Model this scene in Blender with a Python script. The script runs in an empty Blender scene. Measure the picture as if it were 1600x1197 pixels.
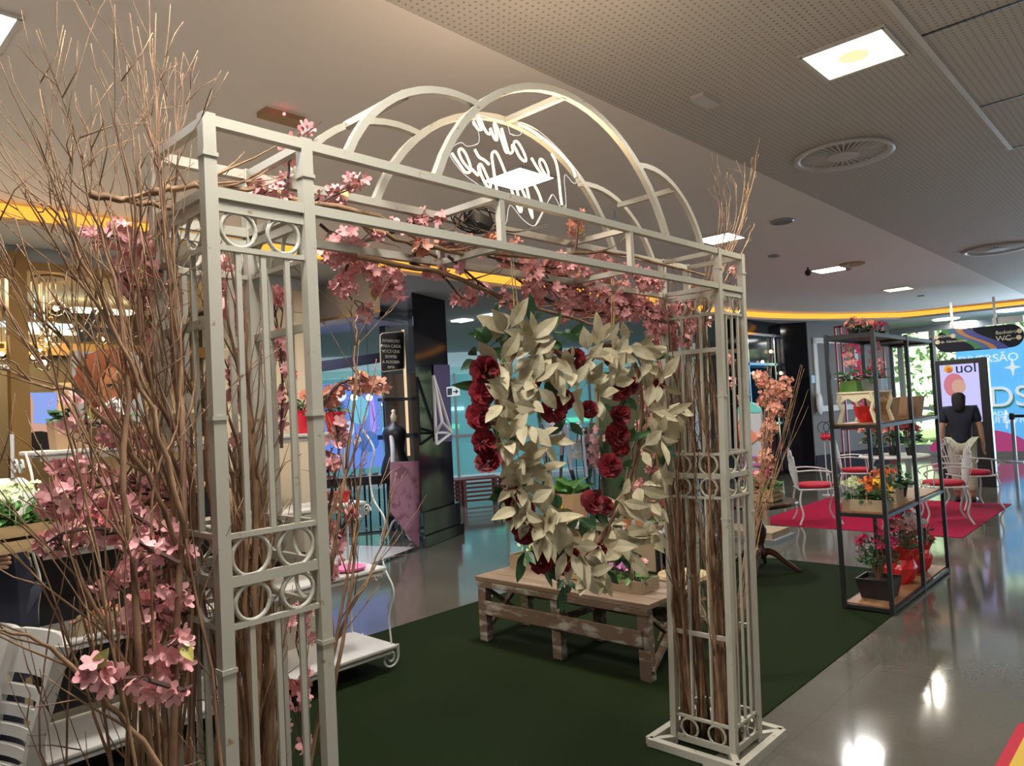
import bpy, math, random
from mathutils import Vector, Matrix
PI = math.pi
rnd = random.Random(11)
C = bpy.context.scene.collection

# ------------------------------------------------------------------ camera
F = 1140.0; CX, CY = 800.0, 598.5; EYE = Vector((0, 0, 1.6))
def _ray(px, py): return Vector(((px-CX)/F, -(py-CY)/F, -1.0))
AX = _ray(1873, 586).normalized()
AY = _ray(-407, 707); AY = (AY - AX*AX.dot(AY)).normalized()
AZ = AX.cross(AY)
RM = Matrix((AX, AY, AZ))
cam = bpy.data.cameras.new('camera'); cam.sensor_width = 36; cam.lens = F*36/1600
cam.clip_end = 200
co = bpy.data.objects.new('camera', cam); C.objects.link(co)
co.matrix_world = Matrix.Translation(EYE) @ RM.to_4x4()
bpy.context.scene.camera = co
def at(px, py, x=None, y=None, z=None):
    "the point of the plane x=, y= or z= that is seen at this pixel of the photograph"
    d = RM @ _ray(px, py)
    t = (z-EYE.z)/d.z if z is not None else (x/d.x if x is not None else y/d.y)
    return EYE + d*t
# ------------------------------------------------------------------ world, exposure
sc = bpy.context.scene
sc.view_settings.view_transform = 'Standard'; sc.view_settings.look = 'None'
sc.view_settings.exposure = 0.5; sc.view_settings.gamma = 1.0
sc.view_settings.use_curve_mapping = False
w = bpy.data.worlds.new('mall_daylight'); sc.world = w; w.use_nodes = True
w.node_tree.nodes['Background'].inputs[0].default_value = (0.80, 0.88, 1.0, 1)
w.node_tree.nodes['Background'].inputs[1].default_value = 0.10
H = 3.3
def area(name, loc, size, power, col, rot=(0, 0, 0), sy=None):
    l = bpy.data.lights.new(name, 'AREA'); l.energy = power; l.color = col; l.size = size
    if sy: l.shape = 'RECTANGLE'; l.size_y = sy
    o = bpy.data.objects.new(name, l); o.location = loc; o.rotation_euler = rot; C.objects.link(o); return o

# ------------------------------------------------------------------ materials
def mat(name, col, rough=0.6, metal=0.0, col2=None, ns=8.0, lo=0.4, hi=0.6, bump=0.0, stretch=None,
        em=0.0, emc=None, alpha=1.0, spec=0.5, detail=4.0, coat=0.0, sss=0.0):
    m = bpy.data.materials.new(name); m.use_nodes = True
    nt = m.node_tree; b = nt.nodes['Principled BSDF']
    b.inputs['Base Color'].default_value = (*col, 1); b.inputs['Roughness'].default_value = rough
    b.inputs['Metallic'].default_value = metal; b.inputs['Specular IOR Level'].default_value = spec
    b.inputs['Coat Weight'].default_value = coat
    if em:
        b.inputs['Emission Color'].default_value = (*(emc or col), 1); b.inputs['Emission Strength'].default_value = em
    if alpha < 1: b.inputs['Alpha'].default_value = alpha
    if col2 or bump:
        tc = nt.nodes.new('ShaderNodeTexCoord'); mp = nt.nodes.new('ShaderNodeMapping')
        nt.links.new(tc.outputs['Object'], mp.inputs[0])
        if stretch: mp.inputs['Scale'].default_value = stretch
        n = nt.nodes.new('ShaderNodeTexNoise'); n.inputs['Scale'].default_value = ns; n.inputs['Detail'].default_value = detail
        nt.links.new(mp.outputs[0], n.inputs[0])
        if col2:
            r = nt.nodes.new('ShaderNodeValToRGB')
            r.color_ramp.elements[0].position = lo; r.color_ramp.elements[0].color = (*col, 1)
            r.color_ramp.elements[1].position = hi; r.color_ramp.elements[1].color = (*col2, 1)
            nt.links.new(n.outputs['Fac'], r.inputs[0]); nt.links.new(r.outputs[0], b.inputs['Base Color'])
        if bump:
            bp = nt.nodes.new('ShaderNodeBump'); bp.inputs['Strength'].default_value = bump; bp.inputs['Distance'].default_value = 0.01
            nt.links.new(n.outputs['Fac'], bp.inputs['Height']); nt.links.new(bp.outputs[0], b.inputs['Normal'])
    return m
def emis(name, col, s):
    m = bpy.data.materials.new(name); m.use_nodes = True; nt = m.node_tree; nt.nodes.clear()
    e = nt.nodes.new('ShaderNodeEmission'); e.inputs[0].default_value = (*col, 1); e.inputs[1].default_value = s
    o = nt.nodes.new('ShaderNodeOutputMaterial'); nt.links.new(e.outputs[0], o.inputs[0]); return m
def glass(name, tint=(1, 1, 1), gl=0.12, rough=0.02):
    m = bpy.data.materials.new(name); m.use_nodes = True; nt = m.node_tree; nt.nodes.clear()
    t = nt.nodes.new('ShaderNodeBsdfTransparent'); t.inputs[0].default_value = (*tint, 1)
    g = nt.nodes.new('ShaderNodeBsdfGlossy'); g.inputs['Roughness'].default_value = rough
    lw = nt.nodes.new('ShaderNodeLayerWeight'); lw.inputs[0].default_value = gl
    mx = nt.nodes.new('ShaderNodeMixShader'); o = nt.nodes.new('ShaderNodeOutputMaterial')
    nt.links.new(lw.outputs['Fresnel'], mx.inputs[0]); nt.links.new(t.outputs[0], mx.inputs[1]); nt.links.new(g.outputs[0], mx.inputs[2])
    nt.links.new(mx.outputs[0], o.inputs[0]); return m
M = {}
M['paint'] = mat('chipped_cream_paint', (0.40, 0.375, 0.30), 0.45, col2=(0.26, 0.15, 0.07), ns=34, lo=0.66, hi=0.74, detail=6)
M['white'] = mat('white_iron', (0.54, 0.54, 0.51), 0.35)
M['whitewood'] = mat('white_painted_wood', (0.52, 0.50, 0.46), 0.4, col2=(0.44, 0.42, 0.38), ns=3)
M['twig'] = mat('dry_twig_bark', (0.33, 0.19, 0.095), 0.8, col2=(0.13, 0.068, 0.035), ns=12, lo=0.35, hi=0.7)
M['twig2'] = mat('dark_red_twig_bark', (0.15, 0.07, 0.04), 0.8, col2=(0.34, 0.2, 0.1), ns=10, lo=0.4, hi=0.75)
M['stem'] = mat('dark_stem', (0.075, 0.035, 0.028), 0.7)
M['pink'] = mat('pink_petal', (0.82, 0.44, 0.42), 0.7, col2=(0.66, 0.27, 0.28), ns=22, lo=0.35, hi=0.7)
M['peach'] = mat('peach_petal', (0.80, 0.40, 0.29), 0.7, col2=(0.62, 0.24, 0.17), ns=18, lo=0.35, hi=0.7)
M['cream'] = mat('cream_cloth_leaf', (0.47, 0.415, 0.27), 0.75, col2=(0.32, 0.26, 0.14), ns=14, lo=0.4, hi=0.75)
M['red'] = mat('red_rose_petal', (0.22, 0.004, 0.011), 0.7, col2=(0.09, 0.001, 0.005), ns=20, lo=0.4, hi=0.7)
M['leaf'] = mat('green_leaf', (0.045, 0.13, 0.04), 0.45, col2=(0.02, 0.07, 0.025), ns=9)
M['lime'] = mat('bright_green_leaf', (0.10, 0.26, 0.04), 0.5, col2=(0.05, 0.16, 0.03), ns=14)
M['yleaf'] = mat('yellow_green_leaf', (0.50, 0.45, 0.12), 0.6)
M['carpet'] = mat('green_carpet', (0.008, 0.014, 0.004), 0.97, col2=(0.012, 0.020, 0.006), ns=160, bump=0.25, spec=0.08)
M['redrug'] = mat('red_carpet', (0.34, 0.008, 0.042), 0.97, col2=(0.29, 0.007, 0.036), ns=140, bump=0.2, spec=0.1)
M['bench'] = mat('distressed_wood', (0.15, 0.095, 0.06), 0.7, col2=(0.40, 0.375, 0.32), ns=9, lo=0.50, hi=0.66, detail=12, stretch=(2.5, .8, 2.5), bump=0.4)
M['benchtop'] = mat('worn_brown_board', (0.19, 0.12, 0.07), 0.6, col2=(0.30, 0.235, 0.175), ns=5, lo=0.5, hi=0.75, detail=9, stretch=(3, 0.6, 3), bump=0.25)
M['log'] = mat('pale_branch_wood', (0.42, 0.31, 0.16), 0.7, col2=(0.30, 0.2, 0.1), ns=9)
M['mdf'] = mat('raw_board', (0.36, 0.27, 0.17), 0.7, col2=(0.32, 0.235, 0.145), ns=6)
M['crate'] = mat('pine_slats', (0.52, 0.36, 0.17), 0.65, col2=(0.42, 0.27, 0.12), ns=5, stretch=(1, 1, 6))
M['soil'] = mat('soil', (0.02, 0.013, 0.008), 0.95)
M['black'] = mat('black_metal', (0.012, 0.014, 0.014), 0.4)
M['plastic'] = mat('black_plastic', (0.012, 0.012, 0.014), 0.4)
M['shelfwood'] = mat('brown_shelf_board', (0.30, 0.15, 0.07), 0.5, col2=(0.22, 0.10, 0.045), ns=4, stretch=(1, 6, 1))
M['gold'] = mat('brushed_gold_frame', (0.36, 0.20, 0.06), 0.4, metal=0.35)
M['marble'] = mat('gloss_black_stone', (0.007, 0.006, 0.009), 0.07, spec=0.3)
M['terra'] = mat('terracotta', (0.45, 0.16, 0.07), 0.7)
M['redpot'] = mat('red_plastic_pot', (0.55, 0.012, 0.03), 0.35)
M['redwrap'] = mat('red_cellophane', (0.70, 0.03, 0.03), 0.18, bump=0.9, ns=22)
M['cushion'] = mat('red_cushion_cloth', (0.42, 0.012, 0.03), 0.8)
M['skin'] = mat('skin', (0.46, 0.25, 0.16), 0.55)
M['hair'] = mat('dark_hair', (0.012, 0.009, 0.008), 0.8)
M['navy'] = mat('navy_cloth', (0.010, 0.012, 0.025), 0.85)
M['khaki'] = mat('pale_khaki_cloth', (0.50, 0.50, 0.34), 0.85)
M['shirt'] = mat('white_shirt_cloth', (0.68, 0.66, 0.58), 0.8)
M['darkwood'] = mat('dark_turned_wood', (0.045, 0.018, 0.011), 0.25, coat=0.3)
M['kraft'] = mat('kraft_paper', (0.42, 0.26, 0.14), 0.8)
M['orchid'] = mat('white_orchid_petal', (0.78, 0.76, 0.76), 0.5)
M['magenta'] = mat('magenta_petal', (0.55, 0.03, 0.12), 0.6)
M['violet'] = mat('violet_petal', (0.42, 0.10, 0.36), 0.6, col2=(0.62, 0.25, 0.45), ns=30)
M['orange'] = mat('orange_petal', (0.75, 0.16, 0.02), 0.6)
M['yellow'] = mat('yellow_petal', (0.80, 0.48, 0.03), 0.6)
M['ltgreen'] = mat('pale_green_petal', (0.62, 0.70, 0.38), 0.6)
M['salmon'] = mat('salmon_petal', (0.75, 0.25, 0.16), 0.6)
M['greenbox'] = mat('moss_green_box', (0.07, 0.17, 0.025), 0.7)
M['creamwood'] = mat('cream_stool_paint', (0.70, 0.62, 0.42), 0.5)
M['board'] = mat('dark_green_board', (0.065, 0.085, 0.04), 0.6)
M['rope'] = mat('twine', (0.55, 0.38, 0.18), 0.8)
M['film'] = glass('clear_film', (0.93, 0.95, 0.97), 0.35, 0.12)
M['acrylic'] = glass('clear_acrylic', (0.96, 0.96, 0.97), 0.10, 0.03)
M['glass'] = glass('shop_glass', (0.95, 0.95, 0.93), 0.10, 0.01)
M['tealglass'] = glass('teal_glass', (0.62, 0.85, 0.85), 0.2, 0.05)
M['neon'] = emis('warm_neon', (1.0, 0.72, 0.42), 2.2)
M['paleglow'] = emis('pale_glow', (1.0, 0.96, 0.9), .7)  # soft glow put into the acrylic sign edge and small glass letters
M['lamp'] = emis('panel_diffuser', (0.97, 0.98, 1.0), 7)
M['lampwarm'] = emis('warm_panel_diffuser', (1.0, 0.95, 0.62), 2.2)
M['led'] = emis('amber_led', (1.0, 0.40, 0.05), 1.15)
M['bulb'] = emis('filament_glow', (1.0, 0.62, 0.25), 14)
M['wall'] = mat('grey_wall_paint', (0.18, 0.165, 0.165), 0.7)
M['wallwhite'] = mat('white_wall_trim', (0.62, 0.60, 0.58), 0.5)
M['ceil'] = mat('warm_white_ceiling', (0.84, 0.775, 0.735), 0.85)
M['soffit'] = mat('soffit_paint', (0.42, 0.42, 0.41), 0.7)
M['alu'] = mat('grey_aluminium', (0.35, 0.36, 0.36), 0.35, metal=0.6)
M['chrome'] = mat('chrome', (0.75, 0.75, 0.78), 0.12, metal=1.0)
M['brownwall'] = mat('olive_brown_wall', (0.085, 0.062, 0.028), 0.5)
M['purple'] = mat('purple_reflection', (0.06, 0.012, 0.12), 0.4)
M['tealsign'] = mat('teal_board', (0.14, 0.50, 0.46), 0.5)
M['maroon'] = mat('maroon_wood', (0.13, 0.03, 0.025), 0.5)
M['redframe'] = mat('dark_red_metal', (0.20, 0.015, 0.02), 0.4)

def floor_mat():
    m = bpy.data.materials.new('polished_terrazzo'); m.use_nodes = True; nt = m.node_tree; b = nt.nodes['Principled BSDF']
    L = nt.links.new; N = nt.nodes.new
    tc = N('ShaderNodeTexCoord')
    n1 = N('ShaderNodeTexNoise'); n1.inputs['Scale'].default_value = 1.3; n1.inputs['Detail'].default_value = 6
    n2 = N('ShaderNodeTexVoronoi'); n2.inputs['Scale'].default_value = 90
    L(tc.outputs['Object'], n1.inputs[0]); L(tc.outputs['Object'], n2.inputs[0])
    r = N('ShaderNodeValToRGB'); e = r.color_ramp.elements
    e[0].position = 0.3; e[0].color = (0.10, 0.094, 0.075, 1); e[1].position = 0.75; e[1].color = (0.135, 0.128, 0.104, 1)
    L(n1.outputs['Fac'], r.inputs[0])
    mx = N('ShaderNodeMix'); mx.data_type = 'RGBA'; mx.blend_type = 'MULTIPLY'; mx.inputs[0].default_value = 0.16
    L(r.outputs[0], mx.inputs[6]); L(n2.outputs['Color'], mx.inputs[7])
    # joints: lines every 1.19 m along x, and every 0.78 m along y
    s = N('ShaderNodeSeparateXYZ'); L(tc.outputs['Object'], s.inputs[0])
    def line(out, off, per, wd):
        a = N('ShaderNodeMath'); a.operation = 'ADD'; a.inputs[1].default_value = off; L(out, a.inputs[0])
        p = N('ShaderNodeMath'); p.operation = 'PINGPONG'; p.inputs[1].default_value = per/2; L(a.outputs[0], p.inputs[0])
        l = N('ShaderNodeMath'); l.operation = 'LESS_THAN'; l.inputs[1].default_value = wd; L(p.outputs[0], l.inputs[0]); return l
    l1 = line(s.outputs[1], -1.485+20*1.19, 1.19, 0.0028); l2 = line(s.outputs[0], -3.636+20*0.867, 0.867, 0.0028)
    o = N('ShaderNodeMath'); o.operation = 'MAXIMUM'; L(l1.outputs[0], o.inputs[0]); L(l2.outputs[0], o.inputs[1])
    m2 = N('ShaderNodeMix'); m2.data_type = 'RGBA'; L(o.outputs[0], m2.inputs[0]); L(mx.outputs[2], m2.inputs[6]); m2.inputs[7].default_value = (0.09, 0.08, 0.07, 1)
    L(m2.outputs[2], b.inputs['Base Color']); b.inputs['Roughness'].default_value = 0.09; b.inputs['Specular IOR Level'].default_value = 0.75
    return m
M['floor'] = floor_mat()
def perf_mat():
    m = bpy.data.materials.new('perforated_ceiling'); m.use_nodes = True; nt = m.node_tree; b = nt.nodes['Principled BSDF']
    L = nt.links.new; N = nt.nodes.new
    tc = N('ShaderNodeTexCoord'); s = N('ShaderNodeSeparateXYZ'); L(tc.outputs['Object'], s.inputs[0])
    def pp(out, per):
        a = N('ShaderNodeMath'); a.operation = 'ADD'; a.inputs[1].default_value = 50*per; L(out, a.inputs[0])
        p = N('ShaderNodeMath'); p.operation = 'PINGPONG'; p.inputs[1].default_value = per/2; L(a.outputs[0], p.inputs[0])
        q = N('ShaderNodeMath'); q.operation = 'POWER'; q.inputs[1].default_value = 2; L(p.outputs[0], q.inputs[0]); return q
    a, c = pp(s.outputs[0], 0.034), pp(s.outputs[1], 0.034)
    d = N('ShaderNodeMath'); d.operation = 'ADD'; L(a.outputs[0], d.inputs[0]); L(c.outputs[0], d.inputs[1])
    l = N('ShaderNodeMath'); l.operation = 'LESS_THAN'; l.inputs[1].default_value = 0.0065**2; L(d.outputs[0], l.inputs[0])
    mx = N('ShaderNodeMix'); mx.data_type = 'RGBA'; L(l.outputs[0], mx.inputs[0])
    mx.inputs[6].default_value = (0.54, 0.50, 0.47, 1); mx.inputs[7].default_value = (0.30, 0.27, 0.23, 1)
    L(mx.outputs[2], b.inputs['Base Color']); b.inputs['Roughness'].default_value = 0.8
    return m
M['perf'] = perf_mat()
def leafy_mat():       # the sunlit trees outside the windows
    m = bpy.data.materials.new('sunlit_foliage'); m.use_nodes = True; nt = m.node_tree; b = nt.nodes['Principled BSDF']
    tc = nt.nodes.new('ShaderNodeTexCoord'); n = nt.nodes.new('ShaderNodeTexNoise'); n.inputs['Scale'].default_value = 9; n.inputs['Detail'].default_value = 8
    r = nt.nodes.new('ShaderNodeValToRGB'); e = r.color_ramp.elements
    e[0].position = 0.35; e[0].color = (0.22, 0.42, 0.18, 1); e[1].position = 0.62; e[1].color = (0.78, 0.92, 0.72, 1)
    nt.links.new(tc.outputs['Object'], n.inputs[0]); nt.links.new(n.outputs['Fac'], r.inputs[0]); nt.links.new(r.outputs[0], b.inputs['Base Color'])
    b.inputs['Roughness'].default_value = 0.8
    return m
M['foliage'] = leafy_mat()

# ------------------------------------------------------------------ mesh builder
OFF = {}
def root_of(o):
    while o.parent: o = o.parent
    return o
class MB:
    def __init__(s): s.v = []; s.f = []; s.m = []; s.mats = []; s.cur = 0
    def use(s, m):
        if m not in s.mats: s.mats.append(m)
        s.cur = s.mats.index(m); return s
    def add(s, vs, fs):
        k = len(s.v); s.v.extend(Vector(v) for v in vs)
        for f in fs: s.f.append([i+k for i in f]); s.m.append(s.cur)
    def box(s, a, b, rz=0, piv=None):
        x0, y0, z0 = a; x1, y1, z1 = b
        vs = [Vector((x, y, z)) for z in (z0, z1) for x, y in ((x0, y0), (x1, y0), (x1, y1), (x0, y1))]
        if rz:
            p = Vector(piv) if piv else (Vector(a)+Vector(b))/2
            r = Matrix.Rotation(rz, 3, 'Z'); vs = [r @ (v-p)+p for v in vs]
        s.add(vs, [(3, 2, 1, 0), (4, 5, 6, 7), (0, 1, 5, 4), (1, 2, 6, 5), (2, 3, 7, 6), (3, 0, 4, 7)]); return s
    def bar(s, p, q, w=0.02, h=None, up=(0, 0, 1)):
        p = Vector(p); q = Vector(q); d = (q-p).normalized(); u = Vector(up)
        if abs(d.dot(u)) > 0.95: u = Vector((0, 1, 0))
        a = d.cross(u).normalized(); b = a.cross(d).normalized(); h = w if h is None else h
        a *= w/2; b *= h/2
        vs = [p-a-b, p+a-b, p+a+b, p-a+b, q-a-b, q+a-b, q+a+b, q-a+b]
        s.add(vs, [(3, 2, 1, 0), (4, 5, 6, 7), (0, 1, 5, 4), (1, 2, 6, 5), (2, 3, 7, 6), (3, 0, 4, 7)]); return s
    def tube(s, pts, r, n=6, closed=False, flat=None):
        pts = [Vector(p) for p in pts]; N = len(pts)
        if not isinstance(r, (list, tuple)): r = [r]*N
        u = None; rings = []
        for i in range(N):
            if closed: d = pts[(i+1) % N]-pts[i-1]
            else: d = pts[min(i+1, N-1)]-pts[max(i-1, 0)]
            if d.length < 1e-9: d = Vector((0, 0, 1))
            d.normalize()
            if u is None: u = d.orthogonal().normalized() if flat is None else Vector(flat)
            u = (u-d*u.dot(d))
            u = u.normalized() if u.length > 1e-6 else d.orthogonal().normalized()
            b = d.cross(u)
            rings.append([pts[i]+(u*math.cos(2*PI*k/n+PI/n)+b*math.sin(2*PI*k/n+PI/n))*r[i] for k in range(n)])
        vs = [v for g in rings for v in g]; fs = []
        for i in range(N if closed else N-1):
            j = (i+1) % N
            for k in range(n): fs.append((i*n+k, i*n+(k+1) % n, j*n+(k+1) % n, j*n+k))
        if not closed: fs.append(tuple(range(n-1, -1, -1))); fs.append(tuple((N-1)*n+k for k in range(n)))
        s.add(vs, fs); return s
    def ring(s, c, R, r, ax='y', seg=20, n=6, sx=1.0):
        c = Vector(c); pts = []
        for i in range(seg):
            a = 2*PI*i/seg; u, v = R*math.cos(a)*sx, R*math.sin(a)
            pts.append(c+(Vector((u, 0, v)) if ax == 'y' else Vector((0, u, v)) if ax == 'x' else Vector((u, v, 0))))
        return s.tube(pts, r, n, True)
    def lathe(s, prof, c, n=16, sq=0.0):
        c = Vector(c); vs = []
        for r, z in prof:
            for k in range(n):
                a = 2*PI*k/n; vs.append(c+Vector((r*math.cos(a), r*math.sin(a), z)))
        fs = []
        for i in range(len(prof)-1):
            for k in range(n): fs.append((i*n+k, i*n+(k+1) % n, (i+1)*n+(k+1) % n, (i+1)*n+k))
        fs.append(tuple(range(n-1, -1, -1))); fs.append(tuple((len(prof)-1)*n+k for k in range(n)))
        s.add(vs, fs); return s
    def slab(s, pts, off):
        "flat polygon given as 3-d points, thickened by the vector off"
        pts = [Vector(p) for p in pts]; off = Vector(off); n = len(pts)
        s.add(pts+[p+off for p in pts], [tuple(range(n-1, -1, -1)), tuple(range(n, 2*n))]+[(i, (i+1) % n, n+(i+1) % n, n+i) for i in range(n)]); return s
    def ball(s, c, r, n=8, m=6, sc=(1, 1, 1)):
        c = Vector(c); vs = [c+Vector((0, 0, -r*sc[2]))]; fs = []
        for i in range(1, m):
            t = PI*i/m
            for k in range(n):
                a = 2*PI*k/n; vs.append(c+Vector((r*math.sin(t)*math.cos(a)*sc[0], r*math.sin(t)*math.sin(a)*sc[1], -r*math.cos(t)*sc[2])))
        vs.append(c+Vector((0, 0, r*sc[2]))); L = len(vs)-1
        for k in range(n):
            fs.append((0, 1+(k+1) % n, 1+k)); fs.append((L, 1+(m-2)*n+k, 1+(m-2)*n+(k+1) % n))
            for i in range(m-2): fs.append((1+i*n+k, 1+i*n+(k+1) % n, 1+(i+1)*n+(k+1) % n, 1+(i+1)*n+k))
        s.add(vs, fs); return s
    def leaf(s, b, d, nrm, L, W, curl=0.25, fold=0.25):
        "pointed oval leaf from base b along d, facing nrm, drooping by curl"
        b = Vector(b); d = Vector(d).normalized(); nrm = Vector(nrm)
        nrm = (nrm-d*nrm.dot(d)); nrm = nrm.normalized() if nrm.length > 1e-5 else d.orthogonal().normalized()
        sd = d.cross(nrm); prof = [(0, 0.06), (0.2, 0.62), (0.42, 1.0), (0.66, 0.82), (0.85, 0.42), (1, 0.0)]
        vs = []
        for t, ww in prof:
            c = b+d*(L*t)-nrm*(curl*L*t*t); o = sd*(W/2*ww); up = nrm*(fold*W/2*ww)
            vs += [c-o+up, c, c+o+up]
        fs = []
        for i in range(len(prof)-1):
            for k in (0, 1): fs.append((3*i+k, 3*i+k+1, 3*i+k+4, 3*i+k+3))
        s.add(vs, fs); return s
    def flower(s, c, nrm, r, n=5, cup=0.35):
        c = Vector(c); nrm = Vector(nrm).normalized(); u = nrm.orthogonal().normalized(); v = nrm.cross(u); a0 = rnd.random()*6
        for k in range(n):
            a = a0+2*PI*k/n; d = u*math.cos(a)+v*math.sin(a); e = -u*math.sin(a)+v*math.cos(a); w = r*2.3/n
            s.add([c, c+d*r*.5-e*w*.8+nrm*r*cup*.4, c+d*r*.95-e*w*.55+nrm*r*cup, c+d*r*1.05+nrm*r*cup*1.1, c+d*r*.95+e*w*.55+nrm*r*cup, c+d*r*.5+e*w*.8+nrm*r*cup*.4], [(0, 1, 2, 3, 4, 5)])
        return s
    def build(s, name, m=None, parent=None, smooth=False, bevel=0.0, kind=None, label=None):
        me = bpy.data.meshes.new(name)
        if parent is not None: o = OFF.get(root_of(parent).name, Vector())
        else:
            xs = [v.x for v in s.v]; ys = [v.y for v in s.v]; o = Vector(((min(xs)+max(xs))/2, (min(ys)+max(ys))/2, min(v.z for v in s.v)))
            if kind == 'structure': o = Vector()
        me.from_pydata([v-o for v in s.v], [], s.f)
        if s.mats:
            for x in s.mats: me.materials.append(M[x] if isinstance(x, str) else x)
            me.polygons.foreach_set('material_index', s.m)
        if m is not None and not s.mats: me.materials.append(M[m] if isinstance(m, str) else m)
        if smooth: me.polygons.foreach_set('use_smooth', [True]*len(me.polygons))
        me.update()
        ob = bpy.data.objects.new(name, me); C.objects.link(ob)
        if parent is not None: ob.parent = parent
        else: ob.location = o; OFF[ob.name] = o
        if bevel:
            bv = ob.modifiers.new('bevel', 'BEVEL'); bv.width = bevel; bv.segments = 2; bv.limit_method = 'ANGLE'
        if kind: ob['kind'] = kind
        if label: ob['label'] = label
        return ob
def tag(o, label, cat, group=None):
    o['label'] = label; o['category'] = cat
    if group: o['group'] = group
    return o
def thing(name, label, cat, loc=(0, 0, 0), group=None):
    o = bpy.data.objects.new(name, None); C.objects.link(o); o.location = loc; o.empty_display_size = 0.1
    OFF[o.name] = Vector(loc); tag(o, label, cat, group); return o
def copy_thing(o, loc, rz=0.0, label=None, group=None, sc_=None):
    def cp(a, par):
        c = a.copy(); C.objects.link(c); c.parent = par
        for ch in list(a.children): cp(ch, c)
        return c
    c = cp(o, None); c.location = loc; c.rotation_euler = (0, 0, rz)
    if sc_: c.scale = (sc_,)*3
    if label: c['label'] = label
    if group: c['group'] = group
    return c
def text(body, size, org, xd, up, m, parent=None, name='lettering', ext=0.004, align='CENTER'):
    cu = bpy.data.curves.new('t', 'FONT'); cu.body = body; cu.size = size; cu.extrude = ext; cu.align_x = align; cu.align_y = 'CENTER'
    t = bpy.data.objects.new('t', cu); C.objects.link(t); bpy.context.view_layer.update()
    me = bpy.data.meshes.new_from_object(t.evaluated_get(bpy.context.evaluated_depsgraph_get())); bpy.data.objects.remove(t)
    xd = Vector(xd).normalized(); up = Vector(up).normalized(); nn = xd.cross(up)
    org = Vector(org); o = OFF.get(root_of(parent).name, Vector()) if parent else Vector()
    me.transform(Matrix.Translation(org-o) @ Matrix((xd, up, nn)).transposed().to_4x4())
    me.materials.clear(); me.materials.append(M[m] if isinstance(m, str) else m); me.name = name
    ob = bpy.data.objects.new(name, me); C.objects.link(ob); ob.parent = parent; return ob
def lerp(a, b, t): return a+(b-a)*t
def smooth_path(pts, k=4):
    "Catmull-Rom through the points"
    pts = [Vector(p) for p in pts]; out = []
    P = [pts[0]*2-pts[1]]+pts+[pts[-1]*2-pts[-2]]
    for i in range(1, len(P)-2):
        for j in range(k):
            t = j/k; a, b, c, d = P[i-1:i+3]
            out.append(0.5*((2*b)+(-a+c)*t+(2*a-5*b+4*c-d)*t*t+(-a+3*b-3*c+d)*t**3))
    out.append(pts[-1]); return out
def rv(s=1.0): return Vector((rnd.uniform(-s, s), rnd.uniform(-s, s), rnd.uniform(-s, s)))
Z3 = Vector((0, 0, 1))
# ------------------------------------------------------------------ lamps of the place, plus added fill
_p = at(32, 26, z=H)
PANELS = [(_p.x-.195, _p.y+.195), (3.93, 3.52), (7.08, 3.55), (10.2, 3.55), (13.3, 3.55)]
PANELS2 = [(0.70, 1.155), (3.86, 1.155), (3.86, -1.3), (0.7, -1.3), (7.1, -1.5), (10.3, -1.5)]
for i, (x, y) in enumerate(PANELS+PANELS2):
    warm = (i == 6)
    t = thing('ceiling_light', ['square white ceiling panel light cut off at the top left corner', 'square white ceiling panel light glowing behind the neon sign',
              'square white ceiling panel light behind the right end of the arch', 'white ceiling panel light with small spotlights at both ends',
              'small yellowish ceiling panel light far down the white ceiling', 'square ceiling panel light behind the camera near the arch',
              'large yellow-white square light in the perforated ceiling'][i] if i < 7 else 'square ceiling panel light behind the viewer', 'ceiling light', (x, y, H-0.012), 'ceiling panel lights')
    a = 0.195
    fr = MB()
    for p, q in (((x-a-.015, y-a, 0), (x+a+.015, y-a, 0)), ((x-a-.015, y+a, 0), (x+a+.015, y+a, 0)), ((x-a, y-a, 0), (x-a, y+a, 0)), ((x+a, y-a, 0), (x+a, y+a, 0))):
        fr.bar((p[0], p[1], H-.006), (q[0], q[1], H-.006), 0.02, 0.012)
    fr.build('frame', 'wallwhite', t)
    d = MB().box((x-a, y-a, H-.009), (x+a, y+a, H-.002)); dif = d.build('diffuser', 'lampwarm' if i in (4, 6) else 'lamp', t)
    if i == 6:
        MB().lathe([(0.001, 0), (.07, 0), (.07, .002), (.001, .002)], (x, y, H-.0115), 16).build('lens', emis('pale_core', (1, .9, .5), .75), dif)
    area('panel_lamp', (x, y, H-.03), 0.38, (34 if i == 6 else 46) if i < 7 else 14, (1, .93, .78) if i in (4, 6) else (1, 0.97, 0.93))
area('window_daylight', (19.0, 1.2, 1.9), 5.0, 260, (0.66, 0.86, 1.0), (0, math.radians(90), 0), sy=2.4)
area('corridor_cool_light', (9.0, 11.5, 3.05), 3.0, 110, (0.75, 0.9, 1.0))  # cool area lamp under the closed corridor soffit, no skylight modelled
area('shop_spill_fill', (0.8, 6.6, 1.7), 5.0, 20, (1.0, 0.80, 0.55), (math.radians(-115), 0, 0), sy=1.6)  # added warm fill tilted upwards, brightens the ceiling outside the jewellery shop
area('store_lamp', (1.9, 8.4, 3.0), 1.6, 120, (1.0, 0.80, 0.52))
area('store_lamp', (5.2, 7.9, 2.9), 1.0, 30, (0.9, 0.88, 1.0))
area('store_lamp', (14.0, 8.0, 3.0), 1.0, 10, (0.8, 0.85, 1.0))

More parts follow.
